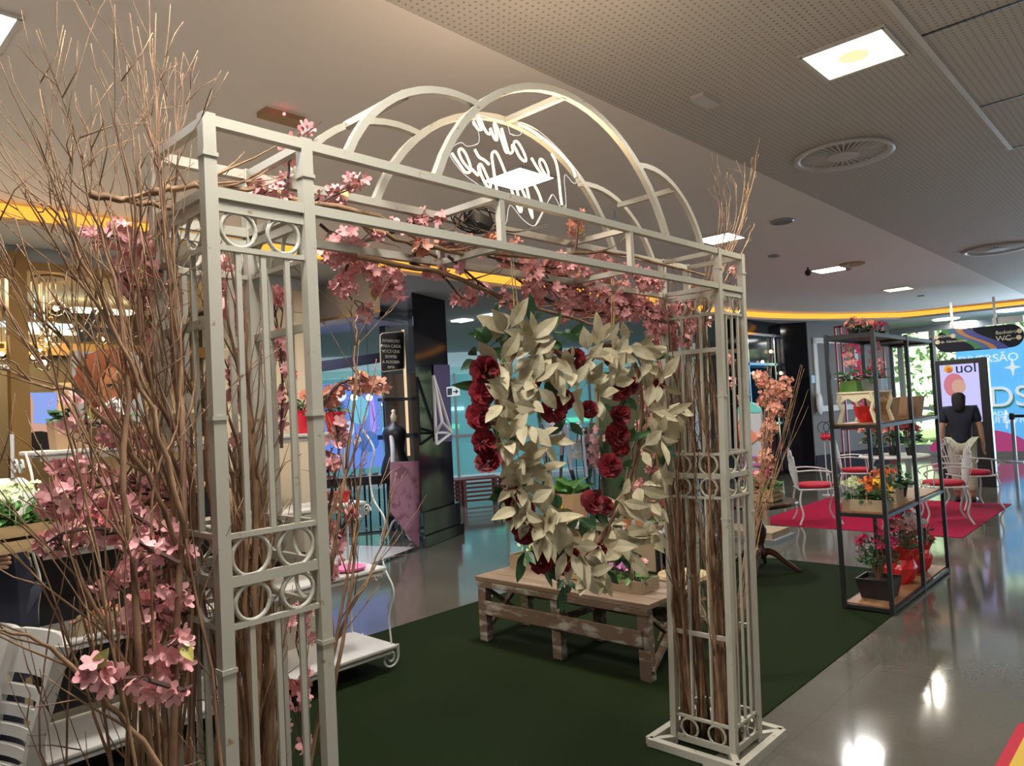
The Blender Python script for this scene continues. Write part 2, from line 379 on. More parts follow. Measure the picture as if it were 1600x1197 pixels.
# ------------------------------------------------------------------ the setting
MB().box((-4, -4, -.1), (20.2, 22, 0)).build('floor', 'floor', kind='structure')
PE = 2.31
MB().box((-4, PE, H), (20.2, 22, H+.1)).build('ceiling', 'ceil', kind='structure')
MB().box((-4, -4, H), (20.2, PE, H+.1)).build('ceiling', 'perf', kind='structure')
MB().bar((-4, 0.875, H-.004), (6.3, 0.875, H-.004), .03, .012).build('trim_1', 'wallwhite', kind='structure')
for k, (xa) in enumerate((3.92, 5.2, 6.3)):
    MB().bar((xa, 0.875, H-.002), (xa, -4, H-.002), .012, .006).build('trim_%d' % (k+2), 'black', kind='structure')
# cove: the white ceiling stops at an amber strip, a lower soffit goes on to the shop fronts
path = [(-4, 6.18), (2.4, 6.15), (4.9, 6.18), (7.4, 6.2), (10.5, 6.24), (13.2, 6.27), (15.2, 5.75), (17.0, 4.75), (17.4, 4.3), (17.9, 2.5), (18.3, 0.5), (18.4, -4)]
P2 = smooth_path([(a, b, 0) for a, b in path], 4)
mb = MB()
for a, b in zip(P2[:-1], P2[1:]):
    mb.slab([(a.x, a.y, 3.19), (b.x, b.y, 3.19), (b.x, b.y, 3.285), (a.x, a.y, 3.285)], (0.01, 0.02, 0))
tag(mb.build('led_strip', 'led'), 'amber glowing cove strip along the edge of the white ceiling', 'light strip')
mb = MB()
out = [(-4, 21.5, 0), (25.5, 21.5, 0), (25.5, -4, 0)]
for a, b in zip(P2[:-1], P2[1:]):
    if b.x < 17.5 and b.y > 4: mb.slab([(a.x, a.y+.03, 3.15), (b.x, b.y+.03, 3.15), (b.x, 21.5, 3.15), (a.x, 21.5, 3.15)], (0, 0, .04))
mb.slab([(17.42, 4.25, 3.15), (18.42, -4, 3.15), (20.1, -4, 3.15), (20.1, 21.5, 3.15), (17.42, 21.5, 3.15)], (0, 0, .04))
mb.build('ceiling', 'soffit', kind='structure')
# wall of the jewellery shop on the left: gold posts, glass, fascia
WY = 6.9
MB().box((-4, WY, 3.02), (4.3, WY+.12, 3.15)).build('wall_left', 'soffit', kind='structure')
mb = MB().box((-4, WY-.03, 2.96), (2.62, WY+.05, 3.03)); mb.build('window_1', 'gold', kind='structure')
for k, x in enumerate((-0.6, 1.49)):
    MB().box((x, WY-.05, 0), (x+.13, WY+.06, 3.1)).build('trim_%d' % (k+6), 'gold', kind='structure')
MB().box((-4, WY+.0, .25), (4.05, WY+.012, 2.98)).build('window_2', 'glass', kind='structure')
MB().box((-4, WY-.02, 0), (4.05, WY+.06, .25)).build('baseboard_left', 'marble', kind='structure')
MB().box((-4, 9.6, 0), (4.6, 9.75, 3.15)).build('wall_back', 'brownwall', kind='structure')
mb = MB().box((-4, 9.5, 2.52), (4.6, 9.6, 2.66)); mb.build('trim_10', 'gold', kind='structure')
MB().box((4.25, WY+.1, 0), (4.4, 9.7, 3.15)).build('wall_partition', 'wallwhite', kind='structure')
MB().box((-4, WY+.15, 3.06), (4.25, 9.6, 3.12)).build('ceiling', mat('shop_ceiling', (.72, .60, .42), .8), kind='structure')
# dark clothing shop, its front turns away by about twenty degrees
FD = Vector((2.0, 0.72, 0)).normalized(); FN = Vector((-FD.y, FD.x, 0)); FO = Vector((4.62, 6.64, 0))
def fp(u, v, z): return FO+FD*u+FN*v+Z3*z
fa = math.atan2(FD.y, FD.x)
def fslab(u0, u1, v0, v1, z0, z1, mb=None):
    mb = mb or MB(); mb.slab([fp(u0, v0, z0), fp(u1, v0, z0), fp(u1, v1, z0), fp(u0, v1, z0)], (0, 0, z1-z0)); return mb
fslab(-.3, 1.12, 0.05, .9, 0.0, 0.012).build('floor', 'white', kind='structure') if 0 else fslab(-.3, 1.12, 0.05, 3.0, 0.0, 0.012).build('floor', mat('white_shop_floor', (.62, .58, .56), .12), kind='structure')
fslab(-1.3, 1.12, -0.06, 0.05, 0.0, 0.014).build('trim_11', 'marble', kind='structure')
fslab(2.43, 3.9, 1.2, 1.3, 0, 3.15).build('wall_shop', 'plastic', kind='structure')
fslab(.8, 2.9, 2.9, 3.0, 0, 3.15).build('wall_shop', mat('glowing_blue_wall', (.05, .08, .22), .4, em=.25, emc=(.1, .15, .6)), kind='structure')  # back wall carries a faint blue glow in place of interior light
fslab(.2, 2.6, 0.9, 2.9, 2.95, 3.0).build('ceiling', mat('shop_ceiling_grey', (.5, .5, .56), .7), kind='structure')
# the glossy black pillar
t = thing('pillar', 'glossy black square pillar with a stepped plinth beside the clothing shop', 'pillar', fp(1.6, .3, 0))
def fin(g, z0, z1, nm):
    a, b = fp(1.22-g, -g, z0), fp(2.08+g, -g, z0); q = fp(1.22, 0, 0); MB().slab([a, b, fp(2.5+g, .6, z0), Vector((q.x*1.075-g, q.y*1.09, z0))], (0, 0, z1-z0)).build(nm, 'marble', t, bevel=.006)
fin(0, .42, 3.15, 'shaft')
fin(.05, .14, .42, 'plinth')
fin(.08, 0, .14, 'plinth')
# dark gloss shop on the far right and panelled white wall beside it
MB().box((13.1, 6.35, 0), (15.1, 6.6, 3.15)).build('wall_dark', 'marble', kind='structure')
MB().slab([(15.1, 6.35, 0), (15.45, 5.95, 0), (15.5, 6.6, 0)], (0, 0, 3.15)).build('wall_dark', 'marble', kind='structure')
t = thing('shop_cabinet', 'chrome edged glass display in the dark gloss shop front', 'display cabinet', (14.2, 6.3, 0))
for x in (13.35, 14.55, 15.02):
    MB().box((x, 6.28, 0.1), (x+.05, 6.34, 2.9)).build('post', 'chrome', t)
for z in (2.84, 2.25, 1.05): MB().box((13.15, 6.28, z), (15.05, 6.34, z+.05)).build('rail', 'chrome', t)
MB().box((13.45, 6.33, 1.1), (14.5, 6.345, 2.2)).build('pane', 'glass', t)
for k in range(5):
    tag(MB().ball((13.6+.42*k, 6.3, 2.1+.22*((k*7) % 3)), .035).build('pendant_bulb', emis('spark', (1, .75, .45), 3)), 'small bright bulb in the dark gloss shop', 'bulb', 'bulbs in the dark gloss shop')
A0, A1 = Vector((15.45, 5.93, 0)), Vector((18.5, 5.2, 0)); AD = (A1-A0).normalized(); AN = Vector((AD.y, -AD.x, 0))
MB().slab([A0, A1, A1-AN*.15, A0-AN*.15], (0, 0, 3.15)).build('wall_far', 'wall', kind='structure')
def wp(u, v, z): return A0+AD*u+AN*v+Z3*z
def wslab(u0, u1, v1, z0, z1, mb=None):
    mb = mb or MB(); mb.slab([wp(u0, 0, z0), wp(u1, 0, z0), wp(u1, v1, z0), wp(u0, v1, z0)], (0, 0, z1-z0)); return mb
wslab(0, 3.1, .02, 0, .34).build('baseboard_far', 'navy', kind='structure')
mb = MB()
for u0, u1, z0, z1 in ((.15, 1.75, 2.7, 2.82), (.15, 1.75, 1.25, 1.37), (.15, .27, 1.25, 2.82), (1.63, 1.75, 1.25, 2.82)): wslab(u0, u1, .03, z0, z1, mb)
mb.build('trim_12', 'wallwhite', kind='structure')
# window wall at the far end, trees outside
WX = 20.0
mb = MB()
mb.box((WX, -4, 0), (WX+.1, 6.4, .25)); mb.box((WX, -4, 3.02), (WX+.1, 6.4, 3.15))
for y in (6.3, 5.35, 4.62, 3.6, 2.6, 1.4, .2): mb.box((WX, y, .25), (WX+.1, y+.12, 3.02))
mb.box((WX, -4, 1.1), (WX+.08, 6.4, 1.18)); mb.box((WX, -4, 2.68), (WX+.08, 6.4, 2.76))
mb.build('window_3', 'wallwhite', kind='structure')
MB().box((WX+.04, -4, .25), (WX+.05, 6.3, 3.02)).build('window_4', 'glass', kind='structure')
MB().box((WX, 6.4, 0), (WX+.15, 12, 3.15)).build('wall_far', 'wall', kind='structure')
for k in range(9):
    t = thing('tree', 'sunlit leafy tree outside the far windows', 'tree', (23.5+(k % 2), -2.5+k*1.15, -.1), 'trees outside the far windows')
    MB().tube([(23.5+(k % 2), -2.5+k*1.15, -.1), (23.5+(k % 2), -2.45+k*1.15, 2.6)], [.12, .07], 7).build('trunk', 'twig', t)
    mb = MB()
    for j in range(260):
        p = Vector((23.5+(k % 2), -2.5+k*1.15, 2.3))+Vector((rnd.gauss(0, .35), rnd.gauss(0, .55), rnd.gauss(0, .85)))
        mb.leaf(p, rv(), Vector((-1, 0, .3))+rv(.6), rnd.uniform(.2, .36), .16)
    mb.build('foliage', 'foliage', t)
sun = bpy.data.lights.new('sun', 'SUN'); sun.energy = 11; sun.angle = .02; sun.color = (1, .98, .92)
so = bpy.data.objects.new('sun', sun); so.rotation_euler = (math.radians(20), math.radians(-35), 0); so.location = (22, 0, 8); C.objects.link(so)
MB().box((20.2, -6, -.12), (34, 16, -.02)).build('ground', mat('lawn', (.18, .3, .12), .9), kind='structure')
MB().box((33, -6, -.1), (33.2, 16, 6)).build('hedge', 'foliage', kind='structure')
# far centre: teal lit shop fronts along the side corridor
B0, B1 = Vector((8.3, 16.6, 0)), Vector((17.5, 9.6, 0)); BD = (B1-B0).normalized(); BN = Vector((BD.y, -BD.x, 0))
def bp(u, v, z): return B0+BD*u+BN*v+Z3*z
def bslab(u0, u1, v0, v1, z0, z1, mb=None):
    mb = mb or MB(); mb.slab([bp(u0, v0, z0), bp(u1, v0, z0), bp(u1, v1, z0), bp(u0, v1, z0)], (0, 0, z1-z0)); return mb
BL = (B1-B0).length
bslab(0, BL, -.1, 0, 0, 3.15).build('wall_corridor', mat('glowing_teal_wall', (.36, .46, .48), .35, em=.42, emc=(.33, .46, .52)), kind='structure')  # wall given teal emission so the corridor front looks lit
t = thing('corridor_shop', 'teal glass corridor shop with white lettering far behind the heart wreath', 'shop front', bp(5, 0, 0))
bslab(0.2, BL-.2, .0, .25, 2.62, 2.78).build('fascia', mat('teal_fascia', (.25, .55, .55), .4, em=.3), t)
for k in range(10):
    bslab(.4+k*1.15, .46+k*1.15, 0.1, .16, 0, 2.62).build('mullion', 'alu', t)
bslab(.3, BL-.3, .12, .13, .1, 2.6).build('pane', 'tealglass', t)
bslab(.3, BL-.3, .16, .2, 1.02, 1.1).build('handrail', 'alu', t)
for k in range(6): bslab(.8+k*1.7, 1.7+k*1.7, .02, .06, 1.25, 1.36).build('light_band', emis('green_band', (.3, .9, .6), .9), t)
for k in range(8): bslab(1.0+k*1.3, 1.35+k*1.3, .02, .06, 1.7+.1*(k % 3), 1.78+.1*(k % 3)).build('light_band', emis('white_band', (.7, .9, 1), 1.6), t)
text('COM ATACADO', .30, bp(3.4, .3, 2.0), BD, (0, 0, 1), emis('white_letters', (.9, .97, 1), 1.3), t)
for k, (px, py) in enumerate(((1478, 498), (1505, 503), (1580, 484))):
    p = at(px, py, z=3.15); tag(MB().lathe([(.001, 0), (.25, 0), (.27, .02), (.001, .02)], (p.x, p.y, 3.128), 18).build('downlight', 'lamp'), ['leftmost round white light near the far windows', 'middle round white light near the far windows', 'rightmost round white light near the far windows'][k], 'ceiling light', 'round lights near the far windows')
for k, (px, py) in enumerate(((768, 492), (722, 500))):
    p = at(px, py, z=3.15); tag(MB().box((p.x-.12, p.y-.14, 3.13), (p.x+.12, p.y+.14, 3.148)).build('downlight', 'lamp'), ['long white soffit light above the left lobe of the heart wreath', 'small white soffit light right of the black pillar'][k], 'ceiling light')
# vents, speakers, plates and sprinklers under the ceiling
def vent(c, r, label):
    t = thing('round_vent', label, 'vent', (c.x, c.y, H-.03), 'round ceiling vents')
    rim = MB().lathe([(r*.86, .03), (r*.86, .012), (r, .0), (r, .012), (r*.98, .03)], (c.x, c.y, H-.03), 40).build('rim', 'wallwhite', t, smooth=True)
    MB().lathe([(.001, .026), (r*.86, .026), (r*.86, .03), (.001, .03)], (c.x, c.y, H-.03), 32).build('backing', 'alu', t)
    mb = MB()
    for k in range(36):
        a = 2*PI*k/36; mb.bar((c.x+math.cos(a)*r*.3, c.y+math.sin(a)*r*.3, H-.012), (c.x+math.cos(a)*r*.86, c.y+math.sin(a)*r*.86, H-.008), r*.035, .008)
    mb.build('blades', 'wallwhite', rim)
    MB().lathe([(.001, .004), (r*.32, .006), (r*.3, .018), (.001, .02)], (c.x, c.y, H-.03), 24).build('hub', 'wallwhite', t)
p = at(1317, 240, z=H); vent(p, .33, 'large round ceiling vent below the yellow-white square light')
p = at(1556, 388, z=H); vent(p, .36, 'round ceiling vent at the right edge of the photo')
def disc(px, py, r, label, m='alu', h=.02):
    p = at(px, py, z=H); tag(MB().lathe([(.001, 0), (r*.9, 0), (r, h*.5), (r, h), (.001, h)], (p.x, p.y, H-h), 20).build('ceiling_speaker', m), label, 'speaker')
disc(1222, 345, .11, 'flat round grey speaker on the white ceiling beside the perforated part')
disc(1331, 412, .16, 'brown round speaker right of the panel light with spotlights', 'kraft')
def plate(px, py, sx, sy, label, m, name='junction_plate', cat='plate', h=.02):
    p = at(px, py, z=H); return tag(MB().box((p.x-sx, p.y-sy, H-h), (p.x+sx, p.y+sy, H)).build(name, m), label, cat)
t = plate(440, 180, .12, .05, 'brown access plate with a red light on the ceiling above the left tower', 'kraft', h=.03)
p = at(444, 178, z=H-.04); tag(MB().ball(p, .008).build('indicator_lamp', emis('red_led', (1, .08, .1), 8)), 'tiny red lamp on the brown ceiling plate', 'lamp')
plate(1102, 155, .1, .04, 'small pale grille in the perforated ceiling', 'wallwhite', 'grille', 'grille')
plate(1209, 399, .05, .05, 'small dark sensor on the white ceiling near the arch end', 'alu', 'smoke_sensor', 'sensor')
plate(1440, 462, .05, .05, 'small dark sensor beside the far yellowish panel light', 'alu', 'smoke_sensor', 'sensor')
p = at(960, 328, z=H); mb = MB().tube([(p.x, p.y, H), (p.x, p.y, H-.07)], .008, 8); mb.lathe([(.001, 0), (.03, 0), (.03, .005), (.001, .005)], (p.x, p.y, H-.08), 10); tag(mb.build('sprinkler', 'chrome'), 'small ceiling sprinkler behind the right curve of the arch', 'sprinkler')
for k, (px, py) in enumerate(((1262, 418), (1325, 410))):
    p = at(px, py, z=H); mb = MB().tube([(p.x, p.y, H), (p.x, p.y, H-.05)], .012, 8); mb.ball((p.x, p.y, H-.07), .045)
    tag(mb.build('spotlight', 'plastic' if k == 0 else 'chrome'), ['small dark spotlight at the left end of a ceiling panel light', 'small bright spotlight at the right end of a ceiling panel light'][k], 'spotlight')
# carpets
c0, c1 = (-1.0, 1.70), (7.06, 4.58)
tag(MB().box((-1.2, 1.70, 0), (7.05, 4.58, .006)).build('carpet', 'carpet'), 'large dark green carpet laid under the flower display', 'carpet')
tag(MB().box((8.93, 1.94, 0), (11.73, 4.3, .006)).build('rug', 'redrug'), 'bright red square rug under the white iron table and chairs', 'rug')
q0, q1 = at(1592, 1130, z=0), at(1555, 1197, z=0)
t = thing('floor_mat', 'red floor graphic with yellow centre at the bottom right corner', 'floor mat', (4.2, .5, 0))
d = (q0-q1).normalized(); n = Vector((d.y, -d.x, 0))
MB().slab([q0, q1-d*.5, q1-d*.5+n*1.2, q0+n*1.2], (0, 0, .003)).build('border', 'cushion', t)
MB().slab([q0-d*.04+n*.045, q1-d*.4+n*.045, q1-d*.4+n*1.1, q0-d*.04+n*1.1], (0, 0, .0045)).build('centre', mat('ochre', (.55, .36, .03), .6), t)
# ------------------------------------------------------------------ the white garden arch
Y0, Y1 = 1.61, 1.91
def lean(x, z):          # the right tower leans outwards a little
    return x-0.145*(1-z/2.3) if x > 2.9 else x
arch = thing('garden_arch', 'white iron garden arch with ringed lattice towers and a row of hoops on top', 'garden arch', (2.07, 1.76, 0))
TW = 0.026
def V(x, y, z): return Vector((lean(x, z), y, z))
def apart(name, mb, **k): return mb.build(name, 'paint', arch, **k)
for y in (Y0, Y1):
    for z in (2.30, 2.135): apart('beam', MB().bar((.733, y, z), (3.404, y, z), TW-.001))
    for x in (1.70, 2.44): apart('upright', MB().bar((x, y, 2.135), (x, y, 2.30), TW-.004))
for x in (.74, .99, 1.70, 2.44, 3.17, 3.41):
    for z in (2.30, 2.135): apart('crossbar', MB().bar((x, Y0, z), (x, Y1, z), TW-.005))
for tx in ((.74, .99), (3.17, 3.41)):
    for x in tx:
        for y in (Y0, Y1):
            po = MB().bar(V(x, y, .0), V(x, y, 2.316), TW+.004, up=(0, 1, 0)).build('post', 'paint', arch)
            for zc in (2.22, 1.62, 1.06): MB().box(V(x, y, zc)-Vector((.018, .018, .005)), V(x, y, zc)+Vector((.018, .018, .005))).build('collar', 'paint', po)
    xa, xb = tx
    def face(p, q, nb):
        "one lattice face between the post feet p and q given as (x, y)"
        def pt(s, z):
            x = lerp(p[0], q[0], s); y = lerp(p[1], q[1], s)
            return Vector((x, y, 0)) if False else (V(x, y, z))
        for z, h in ((2.105, .022), (2.01, .012), (1.352, .012), (1.25, .024), (1.15, .012), (.135, .012), (.035, .03)):
            apart('rail', MB().bar(pt(0, z), pt(1, z), .014, h))
        for z, R in ((2.057, .042), (1.302, .046), (1.197, .042), (.085, .042)):
            for s in (.27, .73):
                c = pt(s, z); ax = 'y' if p[1] == q[1] else 'x'
                apart('ring', MB().ring(c, R, .0055, ax, 22, 6, 1.0), smooth=True)
        for k in range(nb):
            s = (k+1)/(nb+1)
            apart('bar', MB().bar(pt(s, 1.352), pt(s, 2.01), .013, .009)); apart('bar', MB().bar(pt(s, .135), pt(s, 1.15), .013, .009))
    face((xa, Y0), (xb, Y0), 3); face((xa, Y1), (xb, Y1), 3); face((xa, Y0), (xa, Y1), 2); face((xb, Y0), (xb, Y1), 2)
    for x in tx:
        apart('brace', MB().bar(V(x, Y0, .52), V(x, Y1, .52), .012, .02)); apart('brace', MB().bar(V(x, Y0, 1.84), V(x, Y1, 1.84), .012, .02))
    # foot: a flat frame wider than the tower
    cx = (lean(xa, 0)+lean(xb, 0))/2; a = .225
    mb = MB()
    for p, q in (((-a, -a), (a, -a)), ((a, -a), (a, a)), ((a, a), (-a, a)), ((-a, a), (-a, -a))):
        mb.bar((cx+p[0], 1.76+p[1], .02), (cx+q[0], 1.76+q[1], .02), .035, .04)
    for sx in (-1, 1):
        for sy in (-1, 1): mb.bar((cx+sx*a, 1.76+sy*a, .02), (cx+sx*.12, 1.76+sy*.14, .02), .03, .03)
    apart('foot_frame', mb)
def arc_pts(x0, z0, x1, z1, h, n=22, part=(0, 1)):
    "circular arc from (x0,z0) to (x1,z1) rising h above the chord"
    a = Vector((x0, 0, z0)); b = Vector((x1, 0, z1)); c = (b-a).length; R = (c*c/4+h*h)/(2*h)
    d = (b-a).normalized(); up = Vector((-d.z, 0, d.x)); o = (a+b)/2-up*(R-h); th = math.asin(min(1, c/2/R))
    if h > c/2: th = PI-th
    return [o+up*R*math.cos(lerp(-th, th, i/n))+d*R*math.sin(lerp(-th, th, i/n)) for i in range(n+1)]
for y, xs in ((Y0, (1.43, 2.72, 1.12, 3.02)), (Y1, (1.43, 2.76, 1.12, 3.08))):
    for ih, pts in enumerate((arc_pts(xs[0], 2.31, xs[1], 2.31, .43), arc_pts(xs[2], 2.31, 1.63, 2.575, .10, 12), arc_pts(2.53, 2.575, xs[3], 2.31, .10, 12))):
        mb = MB(); mb.tube([Vector((p.x, y, p.z)) for p in pts], (.0165 if ih == 0 else .0148), 4, flat=(0, 1, 0)); apart('hoop', mb)
for x, z in ((2.07, 2.735), (1.33, 2.53), (2.82, 2.53)): apart('crossbar', MB().bar((x, Y0, z), (x, Y1, z), .022))
# ------------------------------------------------------------------ neon sign read from behind, black power supply
sign = thing('neon_sign', 'mirrored warm script neon sign on clear acrylic hung inside the arch top', 'neon sign', (2.0, 1.79, 2.25))
def nz(x, y, yy=1.79): return at(690+x/5.987, 160+y/5.987, y=yy)
outl = [(330, 110), (430, 140), (600, 190), (640, 290), (700, 310), (745, 290), (715, 200), (760, 190), (900, 260), (1080, 420), (1210, 570), (1290, 690), (1240, 760), (1150, 680), (1165, 960), (1120, 990), (1040, 860), (985, 950), (880, 1150), (760, 1095), (640, 960), (600, 1130), (520, 960), (380, 800), (210, 670), (80, 500), (90, 430), (180, 375), (240, 410), (345, 380), (340, 260), (290, 200)]
MB().slab([nz(a, b, 1.775) for a, b in outl], (0, .004, 0)).build('backing', 'acrylic', sign)
mb = MB(); P_ = [nz(a, b, 1.775) for a, b in outl]; mb.tube(smooth_path(P_+[P_[0]], 4), .0013, 5); mb.build('edge', 'paleglow', [o for o in sign.children if o.name.startswith('backing')][0])
STR = [[(720, 205), (830, 255), (1000, 380), (1130, 500), (1220, 610), (1252, 700)], [(1030, 480), (1070, 560), (1095, 700), (1110, 850), (1125, 960)],
 [(840, 520), (900, 620), (965, 700), (1000, 700), (995, 640), (960, 555), (925, 530), (918, 575), (955, 650), (1000, 710)],
 [(690, 430), (730, 510), (775, 550), (790, 530), (760, 450), (715, 375), (685, 365), (675, 395), (690, 430)],
 [(690, 430), (660, 400), (665, 460), (625, 465), (575, 300), (560, 240), (600, 380), (620, 455), (600, 460), (555, 330), (510, 215), (490, 205), (520, 340), (495, 340), (455, 240), (460, 290), (430, 290), (395, 240)],
 [(395, 245), (365, 160), (345, 140), (340, 170), (365, 230), (390, 245), (400, 235)], [(295, 175), (340, 250), (375, 255)],
 [(95, 475), (160, 570), (225, 655), (270, 640), (265, 580), (225, 480), (185, 435), (160, 460), (190, 540), (250, 615), (285, 630)],
 [(285, 625), (340, 680), (350, 650), (345, 600), (370, 580), (415, 670), (460, 780), (430, 790), (375, 690), (350, 600)], [(310, 440), (350, 510), (400, 540), (445, 580)],
 [(530, 960), (520, 850), (485, 620), (470, 490), (500, 460), (540, 520), (620, 720), (690, 920), (735, 1025), (745, 980), (705, 820), (690, 710), (720, 750), (790, 900), (850, 1080), (815, 880), (770, 680), (785, 650), (830, 720), (900, 830), (945, 960)]]
for s in STR:
    mb = MB(); mb.tube(smooth_path([nz(a, b, 1.787) for a, b in s], 3), .0048, 6); mb.build('neon_tube', 'neon', sign, smooth=True)
area('neon_glow', (2.05, 1.82, 2.46), .5, 2.0, (1.0, .70, .42), (math.radians(-90), 0, 0))
area('neon_glow', (2.05, 1.74, 2.46), .5, 5.5, (1.0, .76, .50), (math.radians(180), 0, 0))
pc = at(748, 344, y=1.85)
psu = thing('power_supply', 'black power adapter with coiled cables hanging in the arch frame under the neon sign', 'power supply', pc-Vector((0, 0, .04)))
MB().box(pc-Vector((.075, .022, .02)), pc+Vector((.075, .022, .02)), .3).build('case', 'plastic', psu, bevel=.004)
for k in range(6):
    mb = MB(); pts = [pc+Vector((.085*math.cos(t)*(1+.05*k), .035*math.sin(t*1.3+k), .035*math.sin(t)*(1+.08*k))) for t in [i*PI/10 for i in range(21)]]
    mb.tube(pts, .0032, 5); mb.build('cable', 'plastic', psu)
e = at(855, 352, y=1.80); mb = MB(); mb.tube(smooth_path([pc+Vector((.07, 0, -.01)), (pc+e)/2-Vector((0, 0, .035)), e], 6), .003, 5); mb.build('cable', 'plastic', psu)

# ------------------------------------------------------------------ dry branches
def branch_mesh(pts, r0, r1, subs=6, sub_len=.4, spread=.35, up=.8):
    mb = MB(); P = smooth_path(pts, 5); n = len(P)
    P = [p+rv(.006) for p in P]
    mb.tube(P, [lerp(r0, r1, (i/(n-1))**.8) for i in range(n)], 6)
    for k in range(subs):
        i = int(lerp(.25, .92, rnd.random())*(n-1)); b = P[i]; d = (P[min(i+1, n-1)]-P[i-1]).normalized()
        sd = Vector((rnd.uniform(-1, 1), rnd.uniform(-.5, .5), rnd.uniform(-.1, .5))); L = sub_len*rnd.uniform(.4, 1.1)
        pp = [b]; dd = (d*up+sd*spread*1.6).normalized()
        for j in range(5): dd = (dd+rv(.16)+Z3*.06).normalized(); pp.append(pp[-1]+dd*L/5)
        r = lerp(r0, r1, i/n)*.5
        mb.tube(pp, [max(.0009, r*(1-j/6)) for j in range(6)], 5)
        if rnd.random() < .6:
            q = pp[3]; dd = (dd+rv(.7)).normalized(); mb.tube([q, q+dd*L*.2, q+(dd+rv(.3)).normalized()*L*.38], [.0016, .0012, .0008], 4)
    return mb
def dry(pts, r0, r1, label, group, m='twig', **k):
    tag(branch_mesh(pts, r0, r1, **k).build('dry_branch', m, smooth=True), label, 'branch', group)
# around the left tower, from the floor, with hand placed tips (pixel, plane)
LL = 'bare brown branch standing against the outer side of the left tower'
LG = 'dry branches leaning outside the left tower'
tips = [((232, -30), 1.75), ((205, 20), 1.85), ((245, 20), 1.7), ((140, 65), 1.6), ((215, 40), 1.9), ((255, 150), 1.7), ((180, 175), 1.65), ((8, 85), 1.9), ((70, 110), 1.85), ((112, 140), 1.8), ((0, 170), 1.9),
        ((0, 210), 1.75), ((285, 115), 1.8), ((270, 90), 1.95), ((40, 300), 1.7), ((120, 150), 2.0), ((195, 100), 1.6), ((150, 300), 1.95), ((88, 250), 1.65), ((0, 330), 1.8), ((228, 110), 1.75), ((60, 200), 2.05), ((262, 190), 1.65), ((235, 60), 2.0)]
for i, ((px, py), yy) in enumerate(tips):
    tip = at(px, py, y=yy); b = Vector((rnd.uniform(.50, .70), rnd.uniform(1.5, 2.0), 0.0))
    m1 = at(rnd.uniform(200, 310), rnd.uniform(820, 980), y=lerp(b.y, yy, .4)); m2 = at(lerp(rnd.uniform(190, 310), px, .3), rnd.uniform(520, 640), y=lerp(b.y, yy, .7))
    m3 = at(lerp(rnd.uniform(225, 290), px, .6), lerp(420, py, .38), y=yy)
    dry([b, m1, m2, m3, tip], (rnd.uniform(.003, .0055) if i % 6 else .010), .0010, LL, LG, 'twig' if i % 3 else 'twig2', subs=7, sub_len=.36)
# low ones that reach out to the left and towards the bottom
for i, (pts, yy) in enumerate([([(300, 1260), (205, 1140), (110, 1045), (30, 990), (-10, 985)], 1.5), ([(290, 1100), (235, 900), (150, 700), (60, 560), (0, 470)], 1.7), ([(295, 980), (225, 760), (120, 560), (40, 470), (-10, 400)], 1.8),
        ([(300, 900), (230, 740), (130, 620), (55, 600), (20, 560)], 1.65), ([(260, 1150), (180, 1000), (120, 890), (105, 850)], 1.6), ([(290, 760), (200, 560), (110, 420), (30, 290)], 1.7), ([(290, 840), (235, 640), (160, 470), (90, 330), (60, 330)], 1.6)]):
    dry([at(a, b, y=yy) for a, b in pts], .0075, .0016, ['bare branch sweeping low to the left edge in front of the white chair', 'bare branch crossing the gold post at the left', 'bare branch reaching the left edge beside the pendant bulbs', 'bare branch passing in front of the blue lit screen', 'short bare branch above the slatted white chair', 'bare branch reaching up left across the amber strip', 'forked bare branch rising in front of the curly haired poster'][i], LG, 'twig', subs=10, sub_len=.42)
for i in range(9):      # the thicket beside the post
    x = rnd.uniform(.46, .72); y = rnd.uniform(1.48, 2.1); z1 = rnd.uniform(1.3, 2.35)
    dry([(x, y, 0), (x+rnd.uniform(-.06, .04), y+rnd.uniform(-.05, .05), z1*.4), (x-rnd.uniform(-.02, .16), y+rnd.uniform(-.08, .1), z1*.75), (x-rnd.uniform(0, .32), y+rnd.uniform(-.1, .15), z1)], rnd.uniform(.003, .008), .0014, LL, LG, 'twig2' if i % 2 else 'twig', subs=8, sub_len=.36)
for i in range(24):
    x = rnd.uniform(.77, .96); y = rnd.uniform(1.65, 1.88); z1 = rnd.uniform(1.2, 2.1)
    dry([(x, y, 0), (x+rnd.uniform(-.03, .03), y, z1*.4), (lerp(x, .87, .4)+rnd.uniform(-.05, .05), y, z1*.75), (x+rnd.uniform(-.08, .06), y+rnd.uniform(-.06, .1), z1)], rnd.uniform(.005, .017), .003,
        'bare brown branch standing inside the left lattice tower', 'dry branches inside the left tower', 'twig2' if i % 2 else 'twig', subs=8, sub_len=.28, spread=.2)
for pts in ([(470, 1260), (530, 1000), (590, 870), (612, 770)], [(500, 1180), (535, 930), (560, 800), (552, 720)], [(510, 1150), (520, 1000), (512, 840), (560, 690), (590, 560)], [(515, 900), (545, 700), (556, 560), (550, 470)], [(520, 1100), (555, 880), (560, 760), (575, 700)]):
    dry([at(a, b, y=1.68) for a, b in pts], .006, .0016, 'thin bare branch fanning out on the inner side of the left tower', 'dry branches on the inner side of the left tower', subs=7, sub_len=.25)
